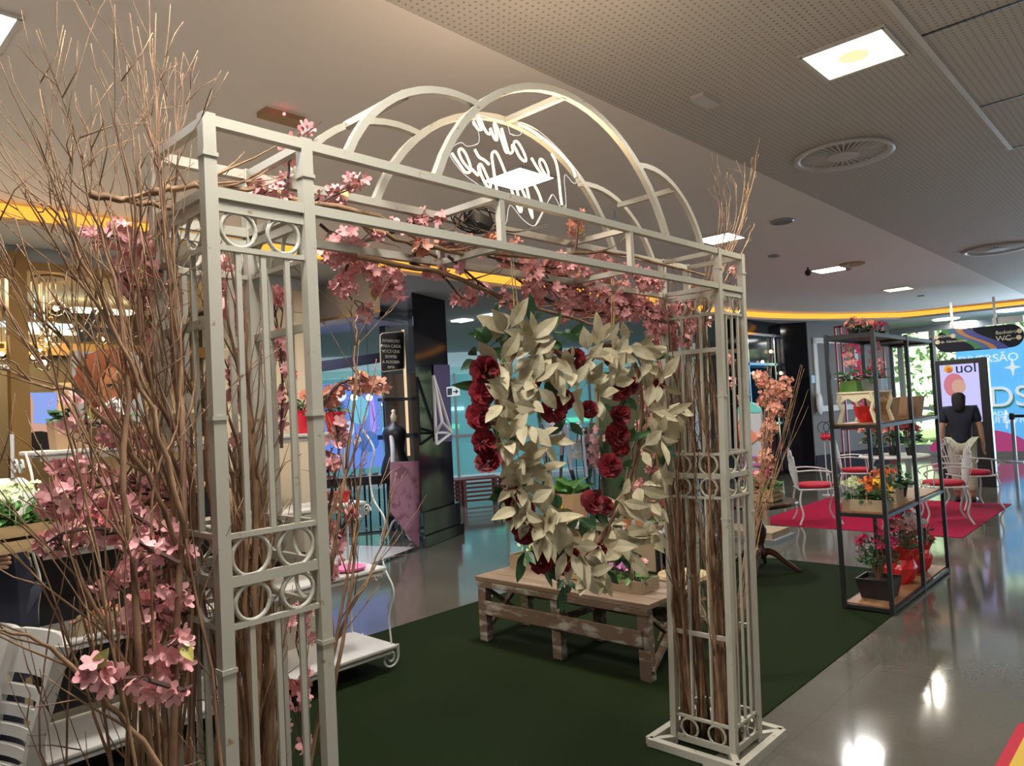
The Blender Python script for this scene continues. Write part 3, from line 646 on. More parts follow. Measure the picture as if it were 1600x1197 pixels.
# horizontal ones across the top
for pts, yy, lb in (([(140, 303), (200, 312), (300, 330)], 1.8, 'cut horizontal branch end sticking out left of the tower top'), ([(238, 297), (300, 292), (400, 296)], 1.75, 'straight pale branch lying across the left tower top'),
        ([(360, 320), (560, 330), (700, 390), (860, 400), (960, 395), (1100, 430)], 1.78, 'long curved branch lying along the arch top'), ([(430, 300), (520, 330), (620, 375), (680, 400)], 1.84, 'bent thick branch lying in the arch top left of the power adapter'), ([(560, 400), (700, 430), (800, 470), (900, 500), (985, 520)], 1.85, 'brown branch running under the back beam')):
    dry([at(a, b, y=yy) for a, b in pts], .011, .006, lb, None, 'twig', subs=6, sub_len=.3)
# right tower
for i in range(30):
    x = rnd.uniform(3.05, 3.27); y = rnd.uniform(1.66, 1.9); z1 = rnd.uniform(1.5, 2.25)
    dry([(x, y, 0), (x+rnd.uniform(-.05, .05), y, z1*.4), (x+rnd.uniform(-.05, .10), y+rnd.uniform(-.02, .08), z1*.75), (x+rnd.uniform(-.06, .18), y+rnd.uniform(-.05, .14), z1)], rnd.uniform(.005, .013), .002,
        'bare brown branch standing inside the right lattice tower', 'dry branches inside the right tower', 'twig2' if i % 2 else 'twig', subs=8, sub_len=.34, spread=.18)
for i, (px, py) in enumerate([(1112, 262), (1118, 275), (1130, 290), (1165, 255), (1172, 262), (1168, 300), (1185, 215), (1150, 290), (1136, 268), (1178, 350)]):
    tip = at(px, py, y=1.8); b = Vector((3.25, 1.78, 1.3)); dry([b, (3.3, 1.8, 1.9), at(lerp(1140, px, .6), lerp(420, py, .5), y=1.8), tip], .006, .0014,
        'thin wavy branch rising above the right tower', 'thin branches rising above the right tower', 'twig', subs=7, sub_len=.22, spread=.15)
for i in range(11):
    px = rnd.uniform(1175, 1275); py = rnd.uniform(500, 640); dry([at(1150+rnd.uniform(-10, 12), 1010, y=2.05), at(1165+rnd.uniform(0, 20), 860, y=2.05), at(lerp(1182, px, .4), 740, y=2.1), at(px, py, y=2.15)], .005, .0014,
        'thin bare branch fanning out right of the right tower', 'dry branches right of the right tower', 'twig', subs=5, sub_len=.3)
# ------------------------------------------------------------------ blossom branches
def blossom_branch(pts, clusters, yy, label, group=None, m='pink', fr=.018, dep=.06, leaves=1):
    P = [at(a, b, y=yy+rnd.uniform(-.03, .03)) for a, b in pts]
    t = thing('blossom_branch', label, 'blossom branch', P[0], group)
    mb = MB(); S = smooth_path(P, 4); n = len(S); mb.tube(S, [lerp(.006, .002, i/(n-1)) for i in range(n)], 5)
    cs = []
    for px, py, r in clusters:
        c = at(px, py, y=yy+rnd.uniform(-dep, dep)); rr = r*(c-EYE).length/F*1.0
        k = min(range(n), key=lambda i: (S[i]-c).length+.02*rnd.random()); a = S[max(0, k-2)]
        mid = (a+c)/2+rv(.02); mb.tube([a, mid, c], [.0028, .002, .0016], 4)
        for _ in range(3): mb.tube([mid, c+rv(rr)], [.0016, .001], 4)
        cs.append((c, rr))
    mb.build('stem', 'stem', t)
    for c, rr in cs:
        nf = max(5, int((rr/fr)**1.7*3.7)); mb = MB()
        for _ in range(nf):
            d = rv().normalized(); p = c+Vector((d.x*rr, d.y*rr*.8, d.z*rr))*rnd.uniform(.45, .95)
            mb.flower(p, (d+rv(.5)+Vector((-.3, -.5, 0))).normalized(), fr*rnd.uniform(.8, 1.25), 5, rnd.uniform(.15, .6))
        mb.build('blossom_cluster', m, t)
    for _ in range(leaves):
        c, rr = rnd.choice(cs); mb = MB(); mb.leaf(c+rv(rr*.4), rv(), (-.4, -.8, .3), .05, .026); mb.build('leaf', 'yleaf', t)
def along(pts, n, r, jit):
    "n clusters along the pixel path, away from its start"
    out = []; S = smooth_path([(a, b, 0) for a, b in pts], 6)
    for i in range(n):
        p = S[int(lerp(.12, 1, (i+rnd.random()*.8)/n)*(len(S)-1))]; out.append((p.x+rnd.uniform(-jit, jit), p.y+rnd.uniform(-jit, jit), rnd.uniform(.7, 1.15)*r))
    return out
BLF = [  # pixel path, number, radius, jitter, plane, label
 ([(270, 780), (190, 760), (120, 745), (95, 740)], 7, 21, 14, 1.95, 'pink blossom branch reaching left to the upper stand shelf'),
 ([(270, 850), (200, 800), (130, 790), (75, 785)], 9, 19, 16, 1.9, 'pink blossom branch in front of the hand on the left'),
 ([(280, 880), (180, 830), (110, 830), (70, 850)], 8, 18, 16, 1.8, 'pink blossom branch drooping below the hand on the left'),
 ([(270, 700), (200, 690), (150, 660), (120, 690)], 7, 17, 22, 2.05, 'pink blossom branch crossing the top shelf of the white stand'),
 ([(285, 900), (250, 850), (200, 900), (165, 930)], 9, 20, 18, 1.9, 'pink blossom branch above the small picket planter'),
 ([(290, 960), (260, 930), (230, 960), (200, 985)], 9, 20, 20, 1.85, 'dense pink blossom branch low beside the left tower'),
 ([(290, 1080), (220, 1060), (170, 1060), (140, 1045)], 7, 17, 12, 1.7, 'pink blossom branch over the black stand shelf at bottom left'),
 ([(290, 800), (250, 770), (215, 800), (200, 850)], 9, 19, 22, 2.0, 'pink blossom branch in the thicket left of the tower'),
 ([(290, 1000), (262, 1040), (240, 1080)], 6, 18, 18, 1.8, 'pink blossom branch low behind the left tower twigs'),
 ([(280, 470), (230, 400), (180, 370), (130, 360)], 9, 17, 16, 2.1, 'pink blossom branch high in the twigs left of the tower'),
 ([(290, 520), (240, 470), (200, 440), (175, 420)], 8, 15, 20, 2.15, 'pink blossom branch just below the highest one on the left'),
 ([(290, 600), (250, 560), (235, 520)], 6, 15, 16, 2.15, 'pink blossom branch behind the upper left twigs'),
 ([(400, 700), (390, 520), (350, 460), (350, 410)], 12, 19, 14, 2.05, 'pink blossom branch seen through the upper bars of the left tower'),
 ([(400, 760), (380, 640), (350, 560)], 9, 18, 16, 2.1, 'pink blossom branch behind the middle bars of the left tower'),
 ([(440, 700), (440, 560), (420, 430)], 9, 14, 14, 2.15, 'pink blossom branch behind the right bars of the left tower'),
 ([(440, 1190), (400, 1050), (380, 960)], 9, 17, 14, 2.0, 'pink blossom branch behind the lowest bars of the left tower'),
 ([(480, 1190), (470, 1000), (480, 930)], 9, 14, 10, 2.0, 'pink blossom branch beside the right post of the left tower'),
 ([(500, 900), (520, 760), (530, 700), (520, 640)], 7, 14, 14, 1.8, 'pink blossom branch right of the left tower over the red pot shelf'),
 ([(500, 640), (530, 600), (570, 595), (598, 600)], 6, 15, 8, 1.85, 'peach blossom branch in front of the blue lit shop'),
 ([(500, 920), (530, 840), (550, 775)], 6, 12, 10, 1.75, 'small pink blossom branch over the lower right end of the white stand'),
 ([(420, 340), (450, 280), (455, 230), (503, 190)], 5, 13, 8, 1.85, 'upright pink blossom branch on the left beam of the arch'),
 ([(380, 330), (430, 300), (490, 320), (530, 310)], 8, 13, 16, 1.9, 'pink blossom branch lying on top of the left tower'),
 ([(480, 330), (530, 300), (560, 272)], 5, 12, 12, 1.8, 'pink blossom branch rising behind the near beam'),
 ([(520, 370), (560, 400), (600, 440), (620, 465)], 12, 17, 16, 1.95, 'heavy pink blossom branch hanging under the left part of the beam'),
 ([(500, 350), (540, 390), (540, 450), (560, 480)], 10, 16, 18, 2.0, 'pink blossom branch hanging beside the left tower top'),
 ([(560, 380), (640, 350), (690, 345)], 6, 12, 10, 1.9, 'pink blossom branch left of the power adapter'),
 ([(640, 400), (700, 380), (760, 385), (810, 380)], 11, 13, 10, 1.8, 'lamp lit peach blossom branch under the power adapter'),
 ([(640, 410), (690, 430), (720, 465), (735, 470)], 5, 12, 8, 1.9, 'small pink blossom branch hanging left of the heart wreath cord'),
 ([(700, 400), (760, 450), (800, 470)], 5, 11, 8, 1.85, 'small pink blossom branch hanging above the left lobe of the heart'),
 ([(760, 400), (840, 420), (900, 440), (960, 440)], 16, 17, 14, 1.95, 'dense pink blossom branch under the middle of the arch'),
 ([(800, 430), (860, 470), (930, 490), (990, 480)], 18, 18, 14, 2.0, 'dense pink blossom branch just above the heart wreath'),
 ([(860, 420), (930, 410), (990, 430), (1040, 450)], 15, 15, 12, 1.85, 'pink blossom branch along the right part of the beam'),
 ([(820, 420), (900, 460), (960, 470), (1010, 500)], 16, 16, 16, 1.9, 'pink blossom branch between the two hanging cords of the heart'),
 ([(930, 440), (1000, 470), (1030, 510), (1045, 540)], 16, 18, 16, 1.95, 'pink blossom branch hanging beside the right lobe of the heart'),
 ([(1050, 430), (1040, 560), (1020, 620), (1010, 690)], 16, 17, 16, 2.0, 'long pink blossom branch falling along the right tower'),
 ([(1060, 600), (1030, 700), (1010, 760), (1000, 800)], 12, 13, 14, 2.05, 'pink blossom branch above the low white table'),
 ([(1100, 480), (1080, 520), (1060, 480), (1095, 450)], 9, 14, 16, 1.85, 'pink blossom branch in the top of the right tower'),
 ([(900, 390), (905, 345), (920, 322)], 2, 12, 5, 1.8, 'little peach blossom sprig standing on the back beam'),
 ([(1150, 480), (1135, 440), (1165, 405)], 4, 8, 8, 1.8, 'little pink blossom sprig at the outer end of the arch'),
 ([(1080, 860), (1040, 790), (1025, 830)], 4, 10, 12, 2.0, 'thin pink blossom branch beside the bench box of violets'),
 ([(1160, 760), (1150, 640), (1150, 560)], 6, 8, 12, 1.95, 'sparse pink blossom branch inside the right tower'),
 ([(1185, 800), (1195, 680), (1200, 620), (1195, 580)], 8, 16, 14, 2.2, 'peach blossom branch right of the right tower'),
 ([(1190, 720), (1215, 620), (1228, 590)], 4, 13, 8, 2.3, 'small peach blossom branch in front of the dark gloss shop'),
]
for pts, n, r, j, yy, lb in BLF:
    if pts[-1][0] < 245: yy -= .18
    blossom_branch(pts, along(pts, n, r, j), yy, lb, m='peach' if 'peach' in lb else 'pink')

# ------------------------------------------------------------------ heart wreath
heart = thing('heart_wreath', 'heart shaped wreath of cream leaves and red roses hanging under the arch', 'wreath', (2.25, 1.76, .95))
HP = [(900, 595), (872, 552), (825, 540), (787, 575), (775, 645), (785, 720), (812, 790), (855, 845), (903, 885), (935, 845), (968, 790), (992, 720), (1003, 645), (995, 575), (965, 540), (928, 550)]
HW = [at(a, b, y=1.76) for a, b in HP]
HC = [p for p in smooth_path(HW+[HW[0]], 4)][:-1]
mb = MB(); mb.tube(HC, .009, 6, True); mb.build('frame', 'twig2', heart)
mb = MB()
for dd in (.02, -.02): mb.tube([p+Vector((0, dd, 0))+rv(.012) for p in HC], .004, 4, True)
mb.build('vine', 'twig', heart)
hc = Vector((2.25, 1.76, 1.55))
def spray(c, outd, n, L, m, nm, face=(-.72, -.68, .1), dep=.035):
    mb = MB(); face = Vector(face); base = c+Vector((0, -dep, 0))
    for k in range(n):
        d = (outd*rnd.uniform(.0, .7)+rv(.85)); d.y *= .55; d.y -= .25; d.z -= .15; d.normalize()
        s = base+d*rnd.uniform(.0, .035); mb.tube([base, s], .0014, 4)
        mb.leaf(s, d, face+rv(.7), L*rnd.uniform(.7, 1.2), L*rnd.uniform(.36, .52), rnd.uniform(.05, .4), .2)
    mb.build(nm, m, heart)
def hpt(px, py, dy=0.0): return at(px, py, y=1.76+dy)
# cream sprays where the photo has them
for px, py in [(785, 525), (812, 535), (850, 560), (770, 570), (792, 600), (815, 560), (770, 630), (795, 660), (805, 625), (775, 690), (800, 715), (830, 690), (818, 740), (800, 760), (850, 570), (880, 580), (905, 600), (925, 620), (880, 610),
               (940, 555), (925, 545), (965, 545), (985, 540), (1000, 560), (1010, 600), (1000, 640), (1012, 680), (1020, 650), (990, 700), (1012, 730), (985, 760), (1000, 780), (955, 780), (960, 830),
               (840, 790), (860, 810), (830, 820), (930, 850), (890, 860), (915, 880), (895, 895), (870, 850), (940, 820), (965, 860), (995, 820), (815, 600), (1035, 640), (945, 600), (905, 560), (800, 790)]:
    c = hpt(px, py); o = (c-hc); o.y = 0; spray(c, o.normalized(), 8 if px < 850 else 6, .108, 'cream', 'cream_leaf_spray', dep=rnd.uniform(.02, .07))
for px, py in [(762, 545), (750, 560), (830, 505), (865, 520), (775, 525), (885, 530), (780, 650), (758, 600), (980, 620), (975, 690), (960, 730), (1000, 670), (860, 760), (790, 775), (925, 790), (905, 810), (850, 870), (880, 905), (940, 880), (955, 650), (885, 655), (850, 630), (1005, 560), (820, 860), (1030, 700), (970, 860)]:
    c = hpt(px, py, .02); o = (c-hc); o.y = 0; spray(c, o.normalized(), 5, .085, 'leaf', 'green_leaf_spray', dep=.0)
def rose(c, r, parent, m='red', nm='rose', face=Vector((-.55, -.8, .15))):
    mb = MB(); f = face.normalized(); u = f.orthogonal().normalized(); v = f.cross(u)
    f = (f+rv(.45)).normalized(); u = f.orthogonal().normalized(); v = f.cross(u)
    for lay, (R, n, tilt) in enumerate(((1.05, 5, .1), (.85, 5, .55), (.62, 4, 1.0), (.40, 3, 1.5), (.2, 3, 1.7))):
        for k in range(n):
            a = 2*PI*(k+lay*.5)/n+rnd.random()*.3; d = u*math.cos(a)+v*math.sin(a); e = -u*math.sin(a)+v*math.cos(a); w = r*R*.66; tilt = tilt*rnd.uniform(.7, 1.3)
            b = c+d*r*.08; mid = c+d*r*R*.65+f*r*tilt*.35; tp = c+d*r*R+f*r*(tilt*.75)
            mb.add([b, mid-e*w, tp-e*w*.7+d*r*.04, tp+d*r*.1-f*r*.05, tp+e*w*.7+d*r*.04, mid+e*w], [(0, 1, 2, 3), (0, 3, 4, 5)])
    mb.build(nm, m, parent)
for px, py, r in [(757, 580, .058), (752, 615, .05), (748, 650, .052), (755, 690, .05), (763, 720, .052), (812, 800, .058), (800, 775, .04), (820, 830, .05), (850, 850, .045), (845, 880, .042), (875, 880, .05), (865, 640, .055), (880, 625, .045), (898, 560, .045), (830, 595, .04),
                 (968, 610, .055), (985, 605, .045), (968, 650, .052), (965, 680, .06), (970, 700, .04), (953, 728, .055), (925, 785, .055), (945, 790, .04), (920, 640, .04), (940, 860, .035), (1030, 600, .03), (955, 560, .035), (800, 530, .03), (895, 870, .035)]:
    rose(hpt(px, py, -.03), r*.82, heart)
for px0, px1 in ((800, 812), (955, 958)):
    a = at(px0, 405, y=1.76); b = at(px1, 545, y=1.76); a.z = 2.135
    for dx in (-.006, .006): mb = MB(); mb.tube([a+Vector((dx, 0, 0)), (a+b)/2+Vector((dx*1.5, 0, 0)), b], .0022, 5); mb.build('hanging_cord', 'rope', heart)

# ------------------------------------------------------------------ bench
bn = thing('bench', 'low distressed wooden bench with worn white paint standing on the green carpet', 'bench', (3.85, 3.1, .006))
bx0, bx1, by0, by1, bz = 3.56, 4.08, 2.37, 3.81, .455
zb = .006
def bpart(nm, mb, m='bench'): mb.build(nm, m, bn, bevel=.004)
for k in range(4):
    xa = lerp(bx0, bx1, k/4)+.003; xb = lerp(bx0, bx1, (k+1)/4)-.002; bpart('top_board', MB().box((xa, by0, bz-.032), (xb, by1, bz)), 'benchtop')
bpart('apron', MB().box((bx0+.004, by0+.01, bz-.072), (bx0+.03, by1-.01, bz-.033))); bpart('apron', MB().box((bx1-.03, by0+.01, bz-.072), (bx1-.004, by1-.01, bz-.033)))
for x in (bx0+.012, bx1-.072):
    for y in (by0+.02, (by0+by1)/2-.04, by1-.09):
        bpart('leg', MB().box((x, y, zb), (x+.06, y+.075, bz-.033)))
for x in (bx0-.006, bx1-.012): bpart('rail', MB().box((x, by0+.06, .20), (x+.018, by1-.06, .295)))
for y in (by0+.03, by1-.05):
    bpart('brace', MB().bar((bx0+.03, y, .06), (bx1-.03, y, .40), .04, .025)); bpart('brace', MB().bar((bx1-.03, y+.03, .06), (bx0+.03, y+.03, .40), .04, .025))
bpart('stretcher', MB().bar((bx0+.03, 3.1, .24), (bx1-.03, 3.1, .24), .04, .04))

# ------------------------------------------------------------------ plants in boxes
def bush(t, c, rx, ry, rz, n, L, m='leaf', nm='leaves'):
    mb = MB()
    for _ in range(n):
        d = rv().normalized(); d.z = abs(d.z); p = Vector((c[0]+d.x*rx*rnd.uniform(.2, 1), c[1]+d.y*ry*rnd.uniform(.2, 1), c[2]+d.z*rz*rnd.uniform(.1, 1)))
        mb.leaf(p, Vector((d.x, d.y, rnd.uniform(-.2, .8)))+rv(.3), Vector((-.3, -.3, 1))+rv(.5), L*rnd.uniform(.7, 1.3), L*.62, .2)
    mb.build(nm, m, t)
def blooms(t, c, rx, ry, rz, heads, per, fr, m, nm='flower_head', hr=.03):
    for _ in range(heads):
        a = rnd.uniform(0, 2*PI); q = rnd.random()**.5; h = Vector((c[0]+math.cos(a)*rx*q, c[1]+math.sin(a)*ry*q, c[2]+rz*(1-.5*q*q)+rnd.uniform(-.01, .02))); mb = MB()
        for _ in range(per):
            d = rv().normalized(); d.z = abs(d.z); mb.flower(h+d*hr, d+Vector((-.3, -.3, .2)), fr*rnd.uniform(.8, 1.2), 5, .3)
        mb.tube([h-Z3*rz*.8, h], .0018, 4); mb.build(nm, m, t)
def obox(c, sx, sy, h, m, t, nm='box', th=.008, taper=0.0, rz=0.0, slats=0):
    "open box with walls of thickness th"
    c = Vector(c); mb = MB(); Rz = Matrix.Rotation(rz, 3, 'Z')
    def q(x, y, z): k = 1+taper*z/h; return c+Rz @ Vector((x*k, y*k, z))
    def wall(a, b, z0, z1, i):
        (x0, y0), (x1, y1) = a, b; f = 1-th*2/max(sx, sy)
        mb.add([q(x0, y0, z0), q(x1, y1, z0), q(x1*f, y1*f, z0), q(x0*f, y0*f, z0), q(x0, y0, z1), q(x1, y1, z1), q(x1*f, y1*f, z1), q(x0*f, y0*f, z1)],
               [(3, 2, 1, 0), (4, 5, 6, 7), (0, 1, 5, 4), (1, 2, 6, 5), (2, 3, 7, 6), (3, 0, 4, 7)])
    cr = [(-sx/2, -sy/2), (sx/2, -sy/2), (sx/2, sy/2), (-sx/2, sy/2)]
    for i in range(4):
        if slats:
            for k in range(slats): wall(cr[i], cr[(i+1) % 4], h*(k+.08)/slats, h*(k+.85)/slats, i)
        else: wall(cr[i], cr[(i+1) % 4], 0, h, i)
    mb.add([q(a*.97, b*.97, .004) for a, b in cr], [(0, 1, 2, 3)])
    if slats:
        for a, b in cr: mb.bar(q(a*.96, b*.96, 0), q(a*.96, b*.96, h), .014)
    mb.build(nm, m, t)
    MB().slab([q(a*.95, b*.95, h*.72) for a, b in cr], (0, 0, .01)).build('soil', 'soil', t)
def planter(px, py, z, sx, sy, h, label, m='mdf', name='planter_box', cat='planter box', x=None, y=None, slats=0, rz=0.0, taper=0.0):
    c = Vector((x, y, z)) if x is not None else at(px, py, z=z)
    t = thing(name, label, cat, c); obox(c, sx, sy, h, m, t, rz=rz, slats=slats, taper=taper); return t, c
tz = bz
t, c = planter(0, 0, tz, .13, .66, .105, 'long raw board box on the bench with leafy white flowering plants', x=3.93, y=3.42)
for y in (3.60, 3.45, 3.3): bush(t, (3.93, y, tz+.08), .07, .08, .10, 50, .045, 'lime')
blooms(t, (3.93, 3.60, tz+.10), .06, .08, .09, 7, 8, .011, 'ltgreen'); blooms(t, (3.93, 3.42, tz+.10), .06, .08, .08, 3, 7, .012, 'orchid')
t, c = planter(0, 0, tz, .17, .20, .07, 'small slatted pine crate under the tip of the heart wreath', 'crate', 'wooden_crate', 'crate', x=3.80, y=2.97, slats=2)
bush(t, (3.83, 2.93, tz+.06), .07, .08, .09, 40, .06, 'leaf')
t, c = planter(0, 0, tz, .20, .27, .075, 'raw board box of purple and pink violets at the right end of the bench', x=3.83, y=2.66)
bush(t, (3.83, 2.66, tz+.05), .10, .13, .07, 60, .06, 'lime'); blooms(t, (3.80, 2.72, tz+.07), .08, .10, .095, 15, 8, .018, 'violet'); blooms(t, (3.80, 2.58, tz+.07), .07, .05, .10, 7, 7, .016, 'pink')
# ------------------------------------------------------------------ white iron stand behind the left tower
st = thing('plant_stand', 'long white iron plant stand with scrolled ends and four painted shelves behind the left tower', 'plant stand', (1.9, 4.2, .006))
SH = [(1.53, .96, 2.70, 4.02, 4.30), (1.075, .94, 2.77, 3.94, 4.30), (.65, .92, 2.85, 3.86, 4.30), (.165, .92, 2.86, 3.80, 4.30)]
for z, x0, x1, y0, y1 in SH:
    MB().box((x0, y0, z-.022), (x1, y1, z)).build('shelf', 'whitewood', st, bevel=.006)
    MB().box((x0+.03, y0+.015, z-.05), (x1-.03, y0+.03, z-.022)).build('apron', 'whitewood', st)
def scroll(c, r, ax, turns=1.4, s=1, flip=1, th=.006):
    pts = []
    for i in range(26):
        a = i/25*turns*2*PI; q = r*(1-.75*i/25); u = math.cos(a)*q*s; v = math.sin(a)*q*flip
        pts.append(Vector(c)+(Vector((u, 0, v)) if ax == 'x' else Vector((0, u, v))))
    mb = MB(); mb.tube(pts, th, 6); return mb
for x, sg in ((.93, -1), (2.84, 1)):
    for y0 in (4.28,):
        mb = MB(); mb.tube([(x, 4.28, .006), (x, 4.28, 1.62)], .009, 8); mb.build('post', 'white', st)
    pts = [(x, 3.84, .165)]; 
    for (z, a, b, y, _), (z2, a2, b2, y2, _) in zip(SH[::-1][:-1], SH[::-1][1:]):
        pts += [(x, y+.05, lerp(z, z2, .35)), (x, y-.01, lerp(z, z2, .7)), (x, y2+.02, z2)]
    mb = MB(); mb.tube(smooth_path(pts, 5), .006, 7); mb.build('side_rail', 'white', st)
    for z, a, b, y, _ in SH:
        scroll((x, y+.10, z-.075), .042, 'y', s=-1).build('scroll', 'white', st); scroll((x, y+.20, z-.075), .042, 'y', s=1).build('scroll', 'white', st)
    scroll((x+sg*.0, 3.86, .075), .065, 'x', s=1, flip=-1, th=.008).build('foot_scroll', 'white', st); scroll((x, 4.25, .075), .065, 'x', s=1, flip=-1, th=.008).build('foot_scroll', 'white', st)
    mb = MB(); mb.tube([(x+.065, 3.86, .075), (x+.065, 3.86, .145)], .008, 6); mb.tube([(x+.065, 4.25, .075), (x+.065, 4.25, .145)], .008, 6); mb.build('foot', 'white', st)
# things on the stand
def pot(t, c, r, h, m, nm='pot'):
    MB().lathe([(r*.72, 0), (r*.8, h*.3), (r, h*.88), (r*1.06, h*.9), (r*1.06, h), (r*.92, h), (r*.88, h*.8), (.001, h*.78)], c, 18).build(nm, m, t, smooth=False)
def onstand(px, k, dy=.12):  # x from pixel on the shelf's front line
    z, x0, x1, y0, y1 = SH[k]; p = at(px, 700, y=y0+dy); return Vector((p.x, y0+dy, z))
for px, m, lb, r in ((525, 'orange', 'bright red pot of orange flowers at the right end of the top shelf', .072), (478, 'salmon', 'red pot partly hidden behind the right post of the left tower', .06)):
    c = onstand(px, 0); t = thing('flower_pot', lb, 'flower pot', c); pot(t, c, r, .13 if px > 500 else .15, 'redpot'); bush(t, c+Z3*.13, .07, .07, .08, 50, .045, 'leaf'); blooms(t, c+Z3*.15, .07, .07, .09, 7, 9, .013, m)
c = onstand(110, 0); t = thing('flower_pot', 'kraft wrapped pot of pink flowers at the left end of the top shelf', 'flower pot', c); obox(c, .15, .12, .14, 'kraft', t, 'wrap', taper=.15); bush(t, c+Z3*.13, .09, .08, .09, 60, .05, 'leaf'); blooms(t, c+Z3*.16, .08, .08, .09, 8, 8, .013, 'pink')
c = onstand(185, 0); t = thing('flower_pot', 'orange board box with white lilies on the top shelf behind the twigs', 'flower pot', c); obox(c, .22, .12, .10, 'kraft', t, 'wrap'); blooms(t, c+Z3*.12, .1, .05, .07, 6, 4, .035, 'orchid'); bush(t, c+Z3*.1, .1, .06, .06, 30, .06, 'lime')
c = onstand(532, 1); t = thing('flower_pot', 'small red glass pot on the second shelf at the right', 'flower pot', c); pot(t, c, .05, .07, 'redpot')
c = onstand(515, 1); t = thing('flower_pot', 'smaller red glass pot hidden left of the other on the second shelf', 'flower pot', c-Vector((.08, 0, 0))); pot(t, c-Vector((.08, 0, 0)), .05, .09, 'redpot')
c = onstand(75, 1); t = thing('bowl', 'peach rounded bowl on the second shelf below the worker hand', 'bowl', c); MB().lathe([(.03, 0), (.07, .02), (.085, .06), (.08, .1), (.07, .1), (.07, .06), (.001, .03)], c, 20).build('bowl_body', 'salmon', t, smooth=True)
c = onstand(160, 1); t = thing('board_box', 'pale raw board box on the second shelf behind pink blossoms', 'box', c); obox(c, .26, .14, .10, 'mdf', t, 'box')
c = onstand(538, 2); t = thing('pink_tray', 'bright pink oval tray on the third shelf at the right', 'tray', c); mb = MB(); mb.lathe([(.05, 0), (.10, .012), (.105, .026), (.09, .026), (.001, .012)], c, 24); mb.build('tray_body', mat('hot_pink', (.75, .12, .32), .4), t)
c = onstand(170, 2, .08); t = thing('picket_planter', 'brown wooden picket fence planter on the third shelf', 'planter', c)
for k in range(5):
    u = -.16+.08*k; mb = MB(); mb.box(c+Vector((u-.018, -.04, 0)), c+Vector((u+.018, -.028, .085))); mb.lathe([(.018, 0), (.012, .012), (.001, .018)], c+Vector((u, -.034, .083)), 10); mb.build('picket', 'mdf', t)
for z in (.02, .05): MB().box(c+Vector((-.2, -.028, z)), c+Vector((.2, -.018, z+.018))).build('slat', 'mdf', t)
MB().box(c+Vector((-.2, -.02, .0)), c+Vector((.2, .06, .02))).build('base', 'mdf', t)
bush(t, c+Vector((0, .02, .03)), .16, .05, .07, 40, .06, 'salmon', 'autumn_leaves')
mb = MB(); mb.box((1.0, 4.31, .2), (2.3, 4.33, 1.05)); tag(mb.build('backing_board', 'plastic'), 'black panel standing behind the lower shelves of the white stand', 'panel')

# ------------------------------------------------------------------ white slatted chairs
def slat_chair():
    t = thing('slatted_chair', 'white wooden chair with curved horizontal slats at the bottom left corner', 'chair', (0, 0, 0), 'white slatted chairs')
    W = .42
    for s in (-1, 1):
        mb = MB(); P = [(s*W/2, 0, 0), (s*W/2, .0, .45), (s*W/2, -.05, .75), (s*W/2, -.13, 1.0)]
        for a, b in zip(P[:-1], P[1:]): mb.bar(a, b, .032, .045)
        mb.build('leg', 'whitewood', t); mb = MB(); mb.bar((s*(W/2-.02), .42, 0), (s*(W/2-.02), .40, .44), .035, .035); mb.build('leg', 'whitewood', t)
    MB().box((-W/2, -.01, .43), (W/2, .44, .465)).build('seat', 'whitewood', t, bevel=.008)
    def curved(z0, z1, nm):
        mb = MB(); n = 8
        for i in range(n):
            a, b = i/n, (i+1)/n
            f = lambda s, z: Vector((lerp(-W/2+.01, W/2-.01, s), -.02-.13*((max(z, .45)-.45)/.55)**1.5-.045*math.sin(PI*s), z))
            mb.slab([f(a, z0), f(b, z0), f(b, z1), f(a, z1)], (0, .016, 0))
        mb.build(nm, 'whitewood', t)
    curved(.86, 1.0, 'top_rail')
    for k in range(5): curved(.54+.062*k, .575+.062*k, 'slat')
    for s in (-1, 1): MB().bar((s*(W/2-.02), 0, .2), (s*(W/2-.02), .41, .2), .02, .03).build('stretcher', 'whitewood', t)
    return t
ch = slat_chair()
p = at(58, 1005, z=1.0); 
ch.location = (.545, 2.79, 0); ch.rotation_euler = (0, 0, math.radians(94)); ch.scale = (.95,)*3
ch2 = copy_thing(ch, (.56, 3.36, 0), math.radians(97), 'second white wooden chair cut off at the left edge behind the slatted one', sc_=.88)

# ------------------------------------------------------------------ jewellery shop interior
for k, (px, py, yy) in enumerate([(88, 482, 7.6), (80, 515, 7.6), (75, 531, 7.6), (68, 567, 7.6), (160, 530, 7.6), (52, 558, 7.6), (3, 553, 7.6), (64, 548, 7.7)]):
    p = at(px, py, y=yy); r = .075 if k < 4 else .055
    t = thing('pendant_lamp', ['topmost round glass bulb of the pendant cluster', 'second round glass bulb of the pendant cluster', 'third round glass bulb of the pendant cluster', 'lowest large round glass bulb of the pendant cluster', 'glowing bulb seen beside the dark letter on the shop glass', 'small glowing bulb left of the lowest large one', 'glowing bulb left of the gold post', 'tiny glowing bulb between the large ones'][k], 'pendant lamp', p, 'pendant bulbs in the jewellery shop')
    gl = MB().ball(p, r, 16, 12).build('globe', 'glass', t, smooth=True); MB().ball(p, r*.36, 8, 6).build('filament', 'bulb', gl)
    mb = MB(); mb.tube([p+Z3*r, (p.x, p.y, 3.05)], .004, 5); mb.build('cord', 'gold', t)
    MB().lathe([(.02, 0), (.02, .04), (.012, .05)], p+Z3*(r*.9), 8).build('socket', 'gold', t)
p = at(78, 449, y=7.6); tag(MB().lathe([(.001, 0), (.12, 0), (.12, .02), (.001, .02)], (p.x, p.y, 3.04), 20).build('ceiling_rose', 'gold'), 'flat round brass plate carrying the pendant cords', 'ceiling plate')
